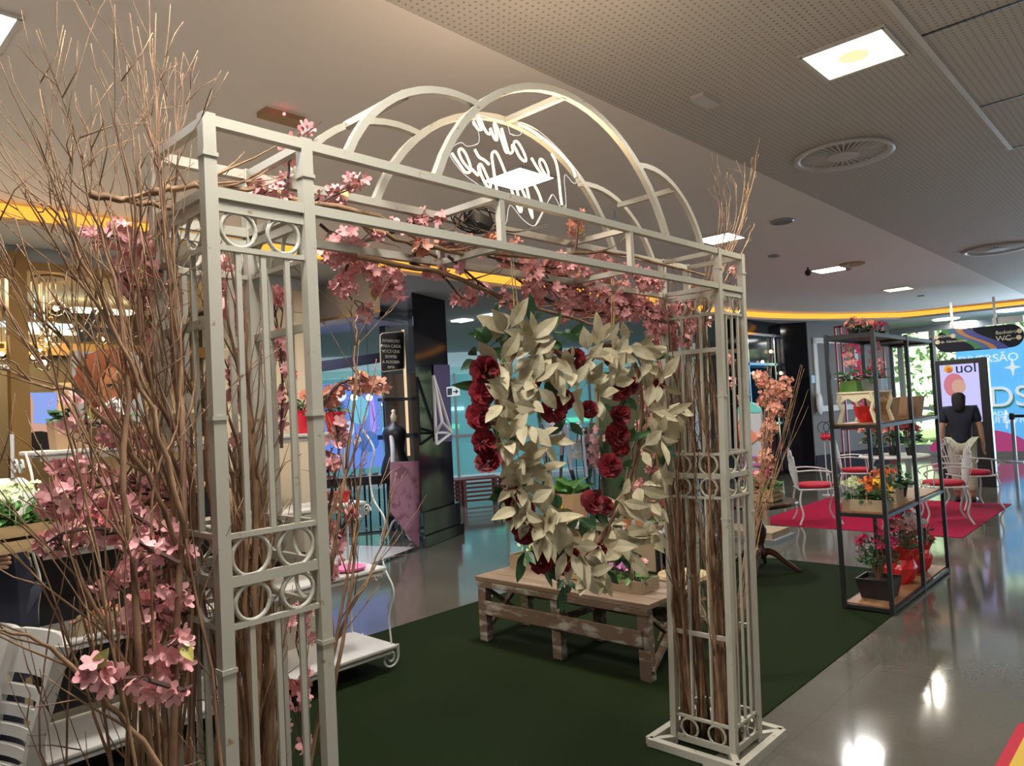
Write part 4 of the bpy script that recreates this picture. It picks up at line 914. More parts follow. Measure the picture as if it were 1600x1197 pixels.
lt = thing('shop_lettering', 'large dark letters fixed on the jewellery shop glass', 'sign', (2.0, 6.88, 2.2))
c = at(127, 512, y=6.88); text('V', .42, c, (1, 0, 0), (0, 0, 1), 'plastic', lt, 'letter'); c = at(160, 512, y=6.88); text('A', .42, c, (1, 0, 0), (0, 0, 1), 'plastic', lt, 'letter')
c = at(4, 572, y=6.88); text('vara', .07, c, (1, 0, 0), (0, 0, 1), 'paleglow', lt, 'letter')
# lightbox poster of a woman, seen left
def bx(a, b, y, th=.03): # pixel corners on plane y
    p, q = at(*a, y=y), at(*b, y=y); return (p.x, y, q.z), (q.x, y+th, p.z)
t = thing('lightbox', 'blue lit advertising screen with a woman in a black dress', 'screen', at(60, 700, y=7.8))
MB().box(*bx((14, 614), (92, 712), 7.8)).build('screen_panel', emis('blue_screen', (.30, .42, .95), .75), t)
def blob(px, py, rx, ry, y, m, parent, nm, rot=0, n=18, th=.012):
    c = at(px, py, y=y); s = (c-EYE).length/F; mb = MB()
    mb.slab([c+Vector((math.cos(2*PI*i/n)*rx*s*math.cos(rot)-math.sin(2*PI*i/n)*ry*s*math.sin(rot), 0, math.cos(2*PI*i/n)*rx*s*math.sin(rot)+math.sin(2*PI*i/n)*ry*s*math.cos(rot))) for i in range(n)], (0, -th, 0)); mb.build(nm, m, parent)
sk = emis('screen_skin', (.75, .42, .32), .7)
for q in ((14, 712), (90, 712)): p = at(*q, y=7.81); MB().box((p.x, 7.8, 0), (p.x+.04, 7.84, p.z)).build('leg', 'plastic', t)
blob(34, 636, 13, 24, 7.79, sk, t, 'face'); blob(55, 682, 28, 17, 7.79, sk, t, 'shoulders'); blob(60, 694, 21, 17, 7.775, 'plastic', t, 'dress'); blob(42, 655, 7, 16, 7.785, sk, t, 'neck')
t = thing('poster', 'large poster of a face with curly reddish hair behind the twigs', 'poster', at(170, 600, y=8.2))
MB().box(*bx((113, 548), (228, 690), 8.2)).build('sheet', emis('poster_glow', (.62, .55, .48), .5), t)  # sheet emits by itself, shop brightness put into its colour
for q in ((115, 690), (224, 690)): p = at(*q, y=8.2); MB().box((p.x, 8.2, 0), (p.x+.04, 8.24, p.z)).build('leg', 'plastic', t)
hr = mat('auburn', (.17, .045, .02), .8)
for a in range(14): blob(168+34*math.cos(a*.449), 595+34*math.sin(a*.449), 15, 15, 8.185-.001*a, hr, t, 'curl')
blob(168, 595, 34, 36, 8.17, hr, t, 'hair'); blob(180, 608, 22, 30, 8.155, mat('printed_skin', (.42, .17, .09), .7), t, 'face')
blob(172, 602, 5, 2, 8.14, 'plastic', t, 'eye'); blob(190, 602, 5, 2, 8.14, 'plastic', t, 'eye'); blob(182, 625, 7, 2.5, 8.14, 'red', t, 'lips')
t = thing('display_counter', 'black jewellery shop counter with lit top', 'counter', (2.6, 8.0, 0))
MB().box((1.3, 7.5, 0), (3.9, 8.1, .95)).build('body', 'plastic', t); MB().box((1.25, 7.45, .95), (3.95, 8.15, 1.0)).build('top', 'mdf', t)
t = thing('lit_shelving', 'pale lit wall shelves with small boxes in the jewellery shop', 'shelving', (3.4, 9.3, 0))
for z in (1.1, 1.45, 1.8): MB().box((2.5, 9.2, z), (4.1, 9.45, z+.04)).build('shelf', emis('lit_shelf', (.8, .6, .35), .5), t)
MB().box((2.5, 9.44, .0), (4.1, 9.6, 2.2)).build('back_panel', mat('tan_panel', (.4, .3, .18), .6), t)
for k, (px, py) in enumerate(((60, 504), (75, 514), (165, 482))):
    p = at(px, py, y=8.6); tag(MB().box((p.x-.32, p.y, p.z-.03), (p.x+.32, p.y+.25, p.z+.0)).box((p.x-.01, p.y+.1, p.z), (p.x, p.y+.11, 3.06)).build('shop_light', emis('shop_panel', (.55, .85, .9) if k == 0 else (.9, .9, .6), 1.6)), ['pale teal light bar inside the jewellery shop', 'yellowish light bar just under the teal one', 'pale light bar behind the pendant bulbs and twigs'][k], 'light')

# ------------------------------------------------------------------ dark clothing shop
a, b = at(488, 506, z=2.72), at(594, 488, z=2.72)
MB().slab([a, b, b+Vector((.2, .3, 0)), a+Vector((.2, .3, 0))], (0, 0, .43)).build('trim_20', mat('beige_lintel', (.50, .42, .33), .6), kind='structure')
MB().slab([a, b, b+Vector((-.02, -.03, 0)), a+Vector((-.02, -.03, 0))], (0, 0, .03)).build('trim_21', 'gold', kind='structure')
a, b = at(490, 583, y=8.3), at(598, 566, y=8.3)
tag(MB().slab([a, b, b+Z3*.14, a+Z3*.14], (0, .04, 0)).build('valance', 'navy'), 'dark navy valance above the blue lit shop display', 'valance')
t = thing('video_wall', 'blue and violet glowing display inside the shop behind the red pot', 'screen', at(550, 650, y=8.6))
MB().box(*bx((486, 600), (600, 728), 8.6)).build('screen_panel', emis('video_blue', (.12, .22, .62), .9), t)
for k, (px, py, rx, ry, cl) in enumerate([(530, 618, 12, 9, (.6, .7, 1)), (505, 640, 12, 18, (.3, .2, .7)), (560, 640, 18, 22, (.15, .45, .6)), (582, 650, 5, 30, (.35, .25, .8)), (575, 690, 20, 16, (.05, .15, .45)), (545, 670, 10, 12, (.4, .5, .85))]):
    blob(px, py, rx, ry, 8.58-.004*k, emis('video_patch', cl, .9), t, 'picture_patch')
for k, (px, py) in enumerate(((553, 621), (577, 621), (495, 800))):
    p = at(px, py, y=8.4); tag(MB().use(emis('cool_spot', (.8, .85, 1), 9)).ball(p, .045).use('black').tube([p+Z3*.04, (p.x, p.y, 2.95)], .004, 5).build('spot_bulb'), ['left of the two bright white spots in the blue shop', 'right of the two bright white spots in the blue shop', 'low white spot behind the stand'][k], 'bulb')
t = thing('clothes_table', 'black display table on thin legs in the clothing shop', 'table', at(560, 815, z=.0))
ta, tb = at(480, 842, z=.013), at(632, 826, z=.013); td = (tb-ta).normalized(); tn = Vector((-td.y, td.x, 0)); TL = (tb-ta).length
MB().slab([ta+Z3*.66, tb+Z3*.66, tb+tn*.5+Z3*.66, ta+tn*.5+Z3*.66], (0, 0, .12)).build('top', 'plastic', t)
for k in range(7):
    for v in (0.02, .48): MB().bar(ta+td*TL*(.03+k*.155)+tn*v, ta+td*TL*(.03+k*.155)+tn*v+Z3*.66, .018).build('leg', 'black', t)
MB().bar(ta, tb, .02).build('rail', 'black', t)
for k, px in enumerate((560, 575, 590)):
    p = ta+td*TL*(.5+.12*k)+tn*.2+Z3*.78; tag(MB().ball(p+Z3*.02, .05, 10, 6, (1.2, .8, .5)).build('folded_scarf', 'shirt'), ['leftmost pale folded cloth on the black display table', 'middle pale folded cloth on the black display table', 'rightmost pale folded cloth on the black display table'][k], 'cloth')
# dress form
mc = at(624, 843, z=.013)
t = thing('dress_form', 'black dressed mannequin torso on a white tripod stand in the clothing shop', 'mannequin', mc)
pr_ = [(.001, 0), (.19, .0), (.20, .10), (.17, .22), (.115, .36), (.14, .5), (.16, .58), (.13, .66), (.05, .70), (.038, .74)]
MB().lathe(pr_, mc+Z3*.80-Vector((.0, 0, 0)), 20).build('torso', 'plastic', t, smooth=True)
MB().lathe([(.04, 0), (.038, .05), (.045, .07), (.02, .12), (.03, .15), (.001, .17)], mc+Z3*1.53, 14).build('neck_cap', 'creamwood', t, smooth=True)
mb = MB(); mb.tube(smooth_path([mc+Vector((-.10, -.06, 1.4)), mc+Vector((-.13, -.12, 1.15)), mc+Vector((-.14, -.1, .9))], 4), .03, 8); mb.build('scarf', 'orchid', t)
MB().lathe([(.016, .2), (.016, .45), (.024, .47), (.026, .5), (.016, .53), (.014, .82)], mc, 12).build('pole', 'white', t, smooth=True)
for k in range(3):
    a = 2*PI*k/3+.6; d = Vector((math.cos(a), math.sin(a), 0)); mb = MB(); mb.tube(smooth_path([mc+Z3*.25, mc+d*.07+Z3*.24, mc+d*.14+Z3*.10, mc+d*.20+Z3*.015, mc+d*.25+Z3*.012], 4), .014, 7); mb.build('leg', 'white', t)
t = thing('floral_poster', 'dusty pink floral poster leaning against the shop corner', 'poster', fp(.75, -.03, 0))
mb = MB(); mb.slab([at(a, b, y=7.15) for a, b in ((612, 800), (655, 858), (658, 720), (612, 722))], (0, .03, 0)); mb.build('sheet', mat('dusty_pink', (.34, .17, .24), .6, col2=(.2, .08, .13), ns=7, lo=.5, hi=.6), t)
t = thing('framed_sign', 'rounded gold framed sign with five lines of small text on the dark shop wall', 'sign', at(613, 550, y=7.3))
fr = [(594, 524), (597, 521), (630, 518), (632, 521), (632, 574), (630, 577), (598, 581), (595, 578)]
mb = MB(); mb.tube([at(a, b, y=7.26) for a, b in fr], .007, 5, True); mb.build('frame', 'creamwood', t)
MB().slab([at(a, b, y=7.29) for a, b in fr], (0, .01, 0)).build('plate', 'plastic', t)
for k, s in enumerate(('APARELHO', 'PARA CADA', 'VOCE QUE', 'SEMPRE', 'A ALEGRIA', 'AMA')):
    text(s, .055, at(611, 533+k*8.2, y=7.275), (1, 0, 0), (0, 0, 1), 'shirt', t, 'text_line')
t = thing('wall_niche', 'warm lit shelf niche with clothes at the dark shop corner', 'niche', at(630, 700, y=8.4))
MB().box(*bx((600, 585), (650, 800), 8.5)).build('back', mat('niche_brown', (.09, .06, .035), .5), t)
MB().box(*bx((630, 515), (641, 712), 8.4, .04)).build('light_column', emis('warm_column', (.9, .65, .38), .75), t)
for y in (622, 680): MB().box(*bx((600, y), (652, y+3), 8.3, .15)).build('shelf', 'plastic', t)
# sign and painted reflection on the pillar
t = thing('exit_sign', 'small white framed emergency exit sign with a running figure on the black pillar', 'sign', fp(1.75, -.01, 1.75))
def pp(px, py, v=-.012):  # pixel on the pillar front plane
    d = (at(px, py, y=7)-EYE).normalized(); n = FN; o = fp(0, v, 0); return EYE+d*((o-EYE).dot(n)/d.dot(n))
MB().slab([pp(697, 605), pp(717, 603), pp(718, 618), pp(698, 620)], -FN*.008).build('plate', emis('exit_glow', (.55, .6, .62), .8), t)
MB().slab([pp(699, 607, -.021), pp(706, 606.5, -.021), pp(706, 617, -.021), pp(699, 618, -.021)], -FN*.003).build('figure_panel', 'plastic', t)
MB().slab([pp(708, 611, -.021), pp(712, 611, -.021), pp(712, 608, -.021), pp(716, 611.5, -.021), pp(712, 616, -.021), pp(712, 613, -.021), pp(708, 613, -.021)], -FN*.003).build('arrow', 'plastic', t)
t = thing('purple_reflection', 'dark purple reflection painted on the glossy black pillar', 'panel', fp(1.6, -.01, 1.6)); MB().slab([pp(677, 570), pp(702, 570), pp(706, 690), pp(680, 690)], -FN*.006).build('face', 'purple', t)  # purple reflection in the polished stone, painted as a thin slab
t = thing('triangle_decoration', 'white tubular three sided star shape hanging in front of the black pillar', 'decoration', pp(690, 690, -.15))
A_ = pp(677, 587, -.12); B_ = pp(705, 676, -.12); C_ = pp(681, 676, -.12); D_ = pp(691, 660, -.25); E_ = pp(682, 694, -.12)
for a, b in ((A_, B_), (A_, C_), (B_, C_), (A_, D_), (B_, D_), (C_, D_), (C_, E_), (B_, E_)): MB().bar(a, b, .028).build('tube', 'orchid', t)

# ------------------------------------------------------------------ low white table, board, bags and orchids behind the bench
t = thing('low_table', 'low white topped table with raw board sides behind the bench', 'table', (6.0, 4.6, .006))
MB().box((5.9, 3.72, .36), (6.45, 5.5, .40)).build('top', 'whitewood', t, bevel=.005)
MB().box((5.97, 3.8, .006), (5.99, 5.4, .36)).build('panel', 'mdf', t)
for y in (3.8, 4.25, 4.45, 5.4): MB().box((5.92, y, .006), (5.95, y+.03, .36)).build('leg', 'black', t); MB().box((6.38, y, .006), (6.41, y+.03, .36)).build('leg', 'black', t)
lt_ = .40
def onlow(px, dx=.12): p = at(px, 820, x=5.9+dx); return Vector((5.9+dx, p.y, lt_))
for k, (px, m) in enumerate(((980, 'terra'), (1000, 'terra'), (1025, 'mdf'))):
    c = onlow(px); t = thing('small_pot', ['left small terracotta pot on the low white table', 'middle small terracotta pot on the low white table', 'round low basket at the right end of the low white table'][k], 'pot', c); pot(t, c, .045 if k < 2 else .08, .085 if k < 2 else .05, m); bush(t, c+Z3*.06, .04, .04, .09, 18, .035, 'lime'); blooms(t, c+Z3*.08, .04, .04, .06, 3, 6, .014, 'orange')
c = onlow(890, .2); t = thing('paper_bag', 'brown paper bag on the low white table seen through the heart wreath', 'bag', c)
obox(c, .24, .30, .30, 'kraft', t, 'bag_body', taper=.08)
mb = MB()
for k in range(14):
    a = k*.9; d = Vector((math.cos(a)*.7, math.sin(a)*.7, .45+.2*(k % 3))); mb.leaf(c+Z3*.28+Vector((0, (k-7)*.015, 0)), d, (-.5, -.3, 1), .30, .10, .3)
mb.build('orchid_leaves', 'lime', t)
mb = MB(); mb.box(c+Vector((-.14, -.03, .12)), c+Vector((-.135, .05, .18))); mb.build('yellow_tag', 'yellow', t)
for k, (px, py, w_) in enumerate(((862, 670, .20), (905, 690, .22), (925, 700, .16))):
    d0 = at(px, py, x=6.35); c = Vector((6.35, d0.y, lt_)); t = thing('wrapped_orchid', ['tall white orchid wrapped in clear film, left of the pair seen through the heart', 'white orchid in clear film right of the taller one', 'pinkish wrapped bouquet beside the dark green board'][k], 'orchid', c)
    pot(t, c, .07, .3, 'plastic'); top = Vector((6.35, d0.y, d0.z))
    mb = MB(); mb.tube(smooth_path([c+Z3*.25, (c+top)/2+Vector((0, .06, .1)), top+Z3*.15, top+Vector((0, -.12, .02))], 5), .006, 5); mb.build('stem', 'leaf', t)
    mb = MB()
    for _ in range(16): mb.flower(top+Vector((rnd.uniform(-.08, .08), rnd.uniform(-w_*.6, w_*.6), rnd.uniform(-.2, .2))), Vector((-1, -.5, .1))+rv(.4), .05, 5, .15)
    mb.build('orchid_bloom', 'orchid' if k < 2 else 'pink', t)
    MB().lathe([(.07, .28), (w_*.6, top.z-lt_-.3), (w_*.85, top.z-lt_+.2), (w_*.86, top.z-lt_+.2), (w_*.61, top.z-lt_-.3)], c, 14).build('film_wrap', 'film', t)
t = thing('display_board', 'dark green standing board with a pale wooden edge right of the heart centre', 'board', (6.7, 4.4, .006))
e0 = at(940, 700, x=6.62).y
MB().box((6.6, e0-1.15, .006), (6.64, e0, 1.98)).build('panel', 'board', t); MB().box((6.59, e0, .006), (6.65, e0+.035, 2.0)).build('edge', 'mdf', t)
MB().box((6.8, e0-.9, .006), (6.83, e0-.87, 1.6)).build('strut', 'mdf', t)
# branch-legged stool at the bench's right end
sc_ = Vector((4.38, 2.62, .006)); t = thing('rustic_stool', 'rustic stool with crooked pale branch legs behind the right end of the bench', 'stool', sc_)
MB().lathe([(.001, .40), (.17, .40), (.18, .42), (.17, .44), (.001, .44)], sc_, 20).build('seat', 'log', t)
for k in range(4):
    a = PI/4+k*PI/2; mb = MB(); mb.tube(smooth_path([sc_+Vector((math.cos(a)*.10, math.sin(a)*.10, .40)), sc_+Vector((math.cos(a+.5)*.12, math.sin(a+.5)*.12, .22)), sc_+Vector((math.cos(a)*.19, math.sin(a)*.19, 0))], 5), [.02]*10+[.016], 7); mb.build('leg', 'log', t)
for k in range(3):
    a = k*1.1; mb = MB(); mb.tube([sc_+Vector((math.cos(a)*.15, math.sin(a)*.15, .12)), sc_+Vector((-math.cos(a)*.14, -math.sin(a)*.14, .27))], .012, 6); mb.build('brace', 'log', t)
# slatted red bench in the corridor
q = at(785, 784, z=0); q2 = at(722, 790, z=0); d = (q-q2).normalized(); n = Vector((-d.y, d.x, 0)); t = thing('slatted_bench', 'dark red slatted bench in the corridor left of the heart', 'bench', q)
o = q-d*1.4
for k in range(5): MB().bar(o+n*(.1*k)+Z3*.44, q+n*(.1*k)+Z3*.44, .07, .03).build('seat_slat', 'maroon', t)
for k in range(5): MB().bar(o+Z3*(.07+.075*k), q+Z3*(.07+.075*k), .02, .035).build('side_slat', 'maroon', t)
for s in (.0, .5, 1): MB().bar(o.lerp(q, s), o.lerp(q, s)+Z3*.43, .07, .07).build('leg', 'maroon', t); MB().bar(o.lerp(q, s)+n*.42, o.lerp(q, s)+n*.42+Z3*.43, .07, .07).build('leg', 'maroon', t)

# ------------------------------------------------------------------ pedestal table with crate
pc_ = Vector((6.5, 3.07, .006)); t = thing('pedestal_table', 'round dark wooden table on a turned pedestal with curved feet behind the right tower', 'table', pc_)
MB().lathe([(.001, .60), (.33, .60), (.36, .615), (.37, .63), (.36, .645), (.001, .65)], pc_, 32).build('top', 'darkwood', t, smooth=False)
MB().lathe([(.05, .12), (.085, .16), (.06, .2), (.045, .24), (.07, .32), (.075, .38), (.045, .46), (.04, .52), (.07, .58), (.07, .60)], pc_, 18).build('pedestal', 'darkwood', t, smooth=True)
for k in range(4):
    a = .3+k*PI/2; d = Vector((math.cos(a), math.sin(a), 0)); mb = MB(); P = smooth_path([pc_+d*.03+Z3*.18, pc_+d*.12+Z3*.17, pc_+d*.22+Z3*.09, pc_+d*.32+Z3*.02, pc_+d*.36+Z3*.012], 4); mb.tube(P, [lerp(.035, .012, i/(len(P)-1)) for i in range(len(P))], 8); mb.build('foot', 'darkwood', t)
p = pc_+Vector((.0, -.06, .65)); t, c = planter(0, 0, p.z, .22, .30, .12, 'slatted pine crate of magenta flowers on the round dark table', 'crate', 'wooden_crate', 'crate', x=p.x, y=p.y, slats=3)
bush(t, c+Z3*.1, .10, .16, .12, 90, .07, 'lime'); blooms(t, c+Z3*.12, .09, .13, .14, 10, 8, .018, 'magenta')
# promotional arch-topped board
t = thing('promo_board', 'arch topped advertising board with a teal top behind the peach blossoms', 'sign', at(1190, 800, x=8.3))
def xb(px, py, x=8.3): return at(px, py, x=x)
L0, L1 = xb(1158, 740), xb(1196, 740); zb_, zt_ = xb(1180, 745).z, xb(1180, 645).z
ym = (L0.y+L1.y)/2; hw = abs(L0.y-L1.y)/2
MB().box((8.28, ym-hw, .5), (8.33, ym+hw, zt_)).build('panel', mat('pale_grey_print', (.48, .48, .5), .5), t)
MB().slab([(8.275, ym+hw*math.cos(PI*i/14), zt_+hw*.85*math.sin(PI*i/14)) for i in range(15)], (.05, 0, 0)).build('arched_top', 'tealsign', t)
MB().box((8.27, ym-hw, .0), (8.34, ym+hw, .5)).build('base', 'mdf', t)
for k, z in enumerate((.72, .80, .88)): MB().box((8.268, ym-hw*.8, z), (8.28, ym+hw*.8, z+.035)).build('printed_stripe', 'violet', t)
MB().slab([(8.268, ym-hw*.9, 1.15), (8.268, ym+hw*.9, .95), (8.268, ym+hw*.9, 1.35)], (.01, 0, 0)).build('printed_shape', 'salmon', t)
t = thing('display_plinth', 'pale box plinth beside the round dark table', 'plinth', (8.0, 3.75, 0)); MB().box((7.7, 3.45, 0), (8.25, 4.2, .05)).build('base', 'alu', t); MB().box((7.74, 3.5, .05), (8.2, 4.15, .12)).build('body', 'mdf', t)

# ------------------------------------------------------------------ black shelf unit
sx0, sx1, sy0, sy1 = 5.65, 7.24, 1.70, 2.03
su = thing('shelf_unit', 'tall black metal shelf unit with brown boards standing on the carpet edge', 'shelf unit', (6.4, 1.86, .006))
for x in (sx0, 6.47, sx1):
    for y in (sy0, sy1): MB().box((x-.014, y-.014, .006), (x+.014, y+.014, 2.05)).build('post', 'black', su)
LV = [.045, .72, 1.37, 2.035]
for z in LV:
    mb = MB()
    for y in (sy0, sy1): mb.box((sx0, y-.012, z-.03), (sx1, y+.012, z-.004))
    for x in (sx0, sx1, 6.47): mb.box((x-.012, sy0, z-.03), (x+.012, sy1, z-.004))
    mb.build('rail', 'black', su)
    for xa, xb_ in ((sx0+.015, 6.455), (6.485, sx1-.015)):
        MB().box((xa, sy0+.013, z-.012), (xb_, sy1-.013, z+.006)).build('shelf', 'shelfwood' if z < 2 else 'black', su)
def on(px, py, k, y=1.87):
    p = at(px, py, y=y); return Vector((p.x, y, LV[k]+.006))
def kalan(name, x, y, z, sx, sy, h, mats, label, m='mdf'):
    t, c = planter(0, 0, z, sx, sy, h, label, m, x=x, y=y)
    n = len(mats)
    for i, mm in enumerate(mats):
        cc = c+Vector((0, lerp(sy/2-sy/n/2, -sy/2+sy/n/2, i/max(1, n-1)) if n > 1 else 0, h*.8)); bush(t, cc, sx*.45, sy/n*.6, .11, 60, .05, 'leaf'); blooms(t, cc+Z3*.03, sx*.4, sy/n*.5, .12, 9, 10, .013, mm)
kalan('p', 5.80, 1.865, LV[1]+.006, .20, .30, .085, ['ltgreen', 'orange', 'yellow'], 'raw board box of white, orange and yellow kalanchoes on the middle shelf')
kalan('p', 6.22, 1.865, LV[1]+.006, .20, .22, .12, ['orange'], 'deeper raw board box of orange kalanchoes on the middle shelf')
c = Vector((6.62, 1.88, LV[1]+.006)); t = thing('flower_pot', 'dark pot of dark green foliage behind the orange kalanchoes', 'flower pot', c); pot(t, c, .08, .12, 'plastic'); bush(t, c+Z3*.1, .11, .11, .2, 90, .05, 'leaf')
# bottom shelf: azalea and red wrapped pots
c = Vector((5.93, 1.865, LV[0]+.006)); t = thing('azalea', 'red azalea bush in a dark square planter on the bottom shelf', 'azalea', c)
obox(c, .20, .20, .15, 'plastic', t, 'planter', taper=.3)
def shrub(t, c, h, w, flm, nfl, nlf=110):
    mb = MB()
    for k in range(9):
        a = k*.7; mb.tube(smooth_path([c+Z3*.1, c+Vector((math.cos(a)*w*.3, math.sin(a)*w*.3, h*.5)), c+Vector((math.cos(a)*w, math.sin(a)*w, h*rnd.uniform(.75, 1)))], 3), [.008]*3+[.005]*3+[.003], 5)
    mb.build('stem', 'twig2', t); bush(t, c+Z3*h*.5, w*1.1, w*1.1, h*.45, nlf*3, .035, 'leaf'); blooms(t, c+Z3*h*.6, w*.9, w*.9, h*.35, nfl, 6, .022, flm, hr=.02)
shrub(t, c, .50, .15, 'magenta', 16)
for k, (x, fm) in enumerate(((6.45, 'pink'), (6.90, 'orchid'))):
    c = Vector((x, 1.865, LV[0]+.006)); t = thing('wrapped_azalea', ['pink azalea in crinkled red wrapping, nearer of the two on the bottom shelf', 'white azalea in crinkled red wrapping, farther of the two on the bottom shelf'][k], 'azalea', c)
    mb = MB(); n = 16; prof = [(.07, 0), (.10, .05), (.12, .13), (.10, .20), (.15, .27)]; vs = []
    for j, (r, z) in enumerate(prof):
        for i in range(n):
            a = 2*PI*i/n; rr = r*(1+.12*((i+j) % 2)+rnd.uniform(-.06, .06)); vs.append(c+Vector((rr*math.cos(a), rr*math.sin(a), z+(rnd.uniform(-.04, .06) if j == 4 else 0))))
    mb.add(vs, [(j*n+i, j*n+(i+1) % n, (j+1)*n+(i+1) % n, (j+1)*n+i) for j in range(4) for i in range(n)]+[tuple(range(n-1, -1, -1))]); mb.build('wrapping', 'redwrap', t)
    shrub(t, c, .50, .16, fm, 14, 70)
# third shelf: cream stool with things on it, kraft bags
x0s, x1s = 5.69, 6.12
t = thing('cream_stool', 'small cream painted stool with curved apron and bowed legs on the upper shelf', 'stool', (5.9, 1.865, LV[2]+.006)); z0 = LV[2]+.006; zt = z0+.235
MB().box((x0s, 1.73, zt-.015), (x1s, 2.0, zt)).build('top', 'creamwood', t, bevel=.004)
for x in (x0s+.02, x1s-.02):
    for y, s in ((1.755, -1), (1.975, 1)):
        mb = MB(); mb.tube([(x, y, zt-.015), (x, y+s*.016, zt-.07), (x, y-s*.008, zt-.14), (x, y+s*.02, z0)], [.022, .018, .014, .017], 8); mb.build('leg', 'creamwood', t)
for x in (x0s+.01, x1s-.025):
    mb = MB(); N_ = 14
    for i in range(N_):
        a, b = i/N_, (i+1)/N_; f = lambda s: zt-.05-.03*abs(math.cos(2*PI*s))**2*1.0
        mb.slab([(x, lerp(1.75, 1.98, a), zt-.015), (x, lerp(1.75, 1.98, b), zt-.015), (x, lerp(1.75, 1.98, b), f(b)), (x, lerp(1.75, 1.98, a), f(a))], (.014, 0, 0))
    mb.build('apron', 'creamwood', t)
c = Vector((5.90, 1.86, z0)); t = thing('flower_pot', 'pot in bright red wrapping under the cream stool', 'flower pot', c)
mb = MB(); mb.lathe([(.05, 0), (.08, .06), (.09, .12), (.05, .11)], c, 11); mb.build('wrapping', 'redwrap', t); mb = MB(); mb.lathe([(.025, 0), (.03, .1), (.001, .1)], c+Vector((.0, -.07, .0)), 8); mb.build('ribbon', 'orchid', t)
c = Vector((5.80, 1.925, zt)); t = thing('flower_pot', 'moss green gift box pot with pink orchid on the cream stool', 'flower pot', c); obox(c, .13, .13, .085, 'greenbox', t, 'box', taper=-.1); bush(t, c+Z3*.08, .05, .05, .14, 26, .07, 'leaf')
mb = MB()
for _ in range(16): mb.flower(c+Vector((rnd.uniform(-.03, .03), rnd.uniform(-.05, .03), rnd.uniform(.2, .36))), Vector((-1, -.3, .1))+rv(.5), .024, 5, .2)
mb.build('orchid_bloom', 'pink', t); mb = MB(); mb.tube([c+Z3*.06, c+Vector((0, -.02, .36))], .003, 4); mb.build('stem', 'leaf', t)
c = Vector((5.95, 1.80, zt)); t = thing('flower_pot', 'dark slate pot with pink orchid right of the moss green box', 'flower pot', c); obox(c, .13, .12, .09, 'alu', t, 'box', taper=.15); bush(t, c+Z3*.08, .05, .05, .12, 26, .07, 'leaf')
mb = MB()
for _ in range(16): mb.flower(c+Vector((rnd.uniform(-.03, .03), rnd.uniform(-.06, .02), rnd.uniform(.18, .36))), Vector((-1, -.3, .1))+rv(.5), .024, 5, .2)
mb.build('orchid_bloom', 'pink', t); mb = MB(); mb.tube([c+Z3*.06, c+Vector((0, -.02, .36))], .003, 4); mb.build('stem', 'leaf', t)
for k, x in enumerate((6.33, 6.72, 7.05)):
    c = Vector((x, 1.86, LV[2]+.006)); t = thing('kraft_pot_cover', ['kraft paper pot cover beside the cream stool', 'flared kraft paper pot cover in the middle of the upper shelf', 'kraft paper pot cover at the far end of the upper shelf'][k], 'pot cover', c); obox(c, .15, .15, .17, 'kraft', t, 'sleeve', taper=.35)
for k, (x, mm) in enumerate(((5.78, 'salmon'), (6.05, 'salmon'), (6.4, 'magenta'))):
    c = Vector((x, 1.87, LV[3]+.006)); t = thing('flower_pot', ['small pot of salmon flowers at the near end of the very top shelf', 'second small pot of salmon flowers on the very top shelf', 'small pot of magenta flowers on the very top shelf'][k], 'flower pot', c); pot(t, c, .045, .05, 'plastic'); bush(t, c+Z3*.04, .06, .06, .05, 26, .04, 'leaf'); blooms(t, c+Z3*.05, .06, .08, .04, 5, 6, .014, mm)

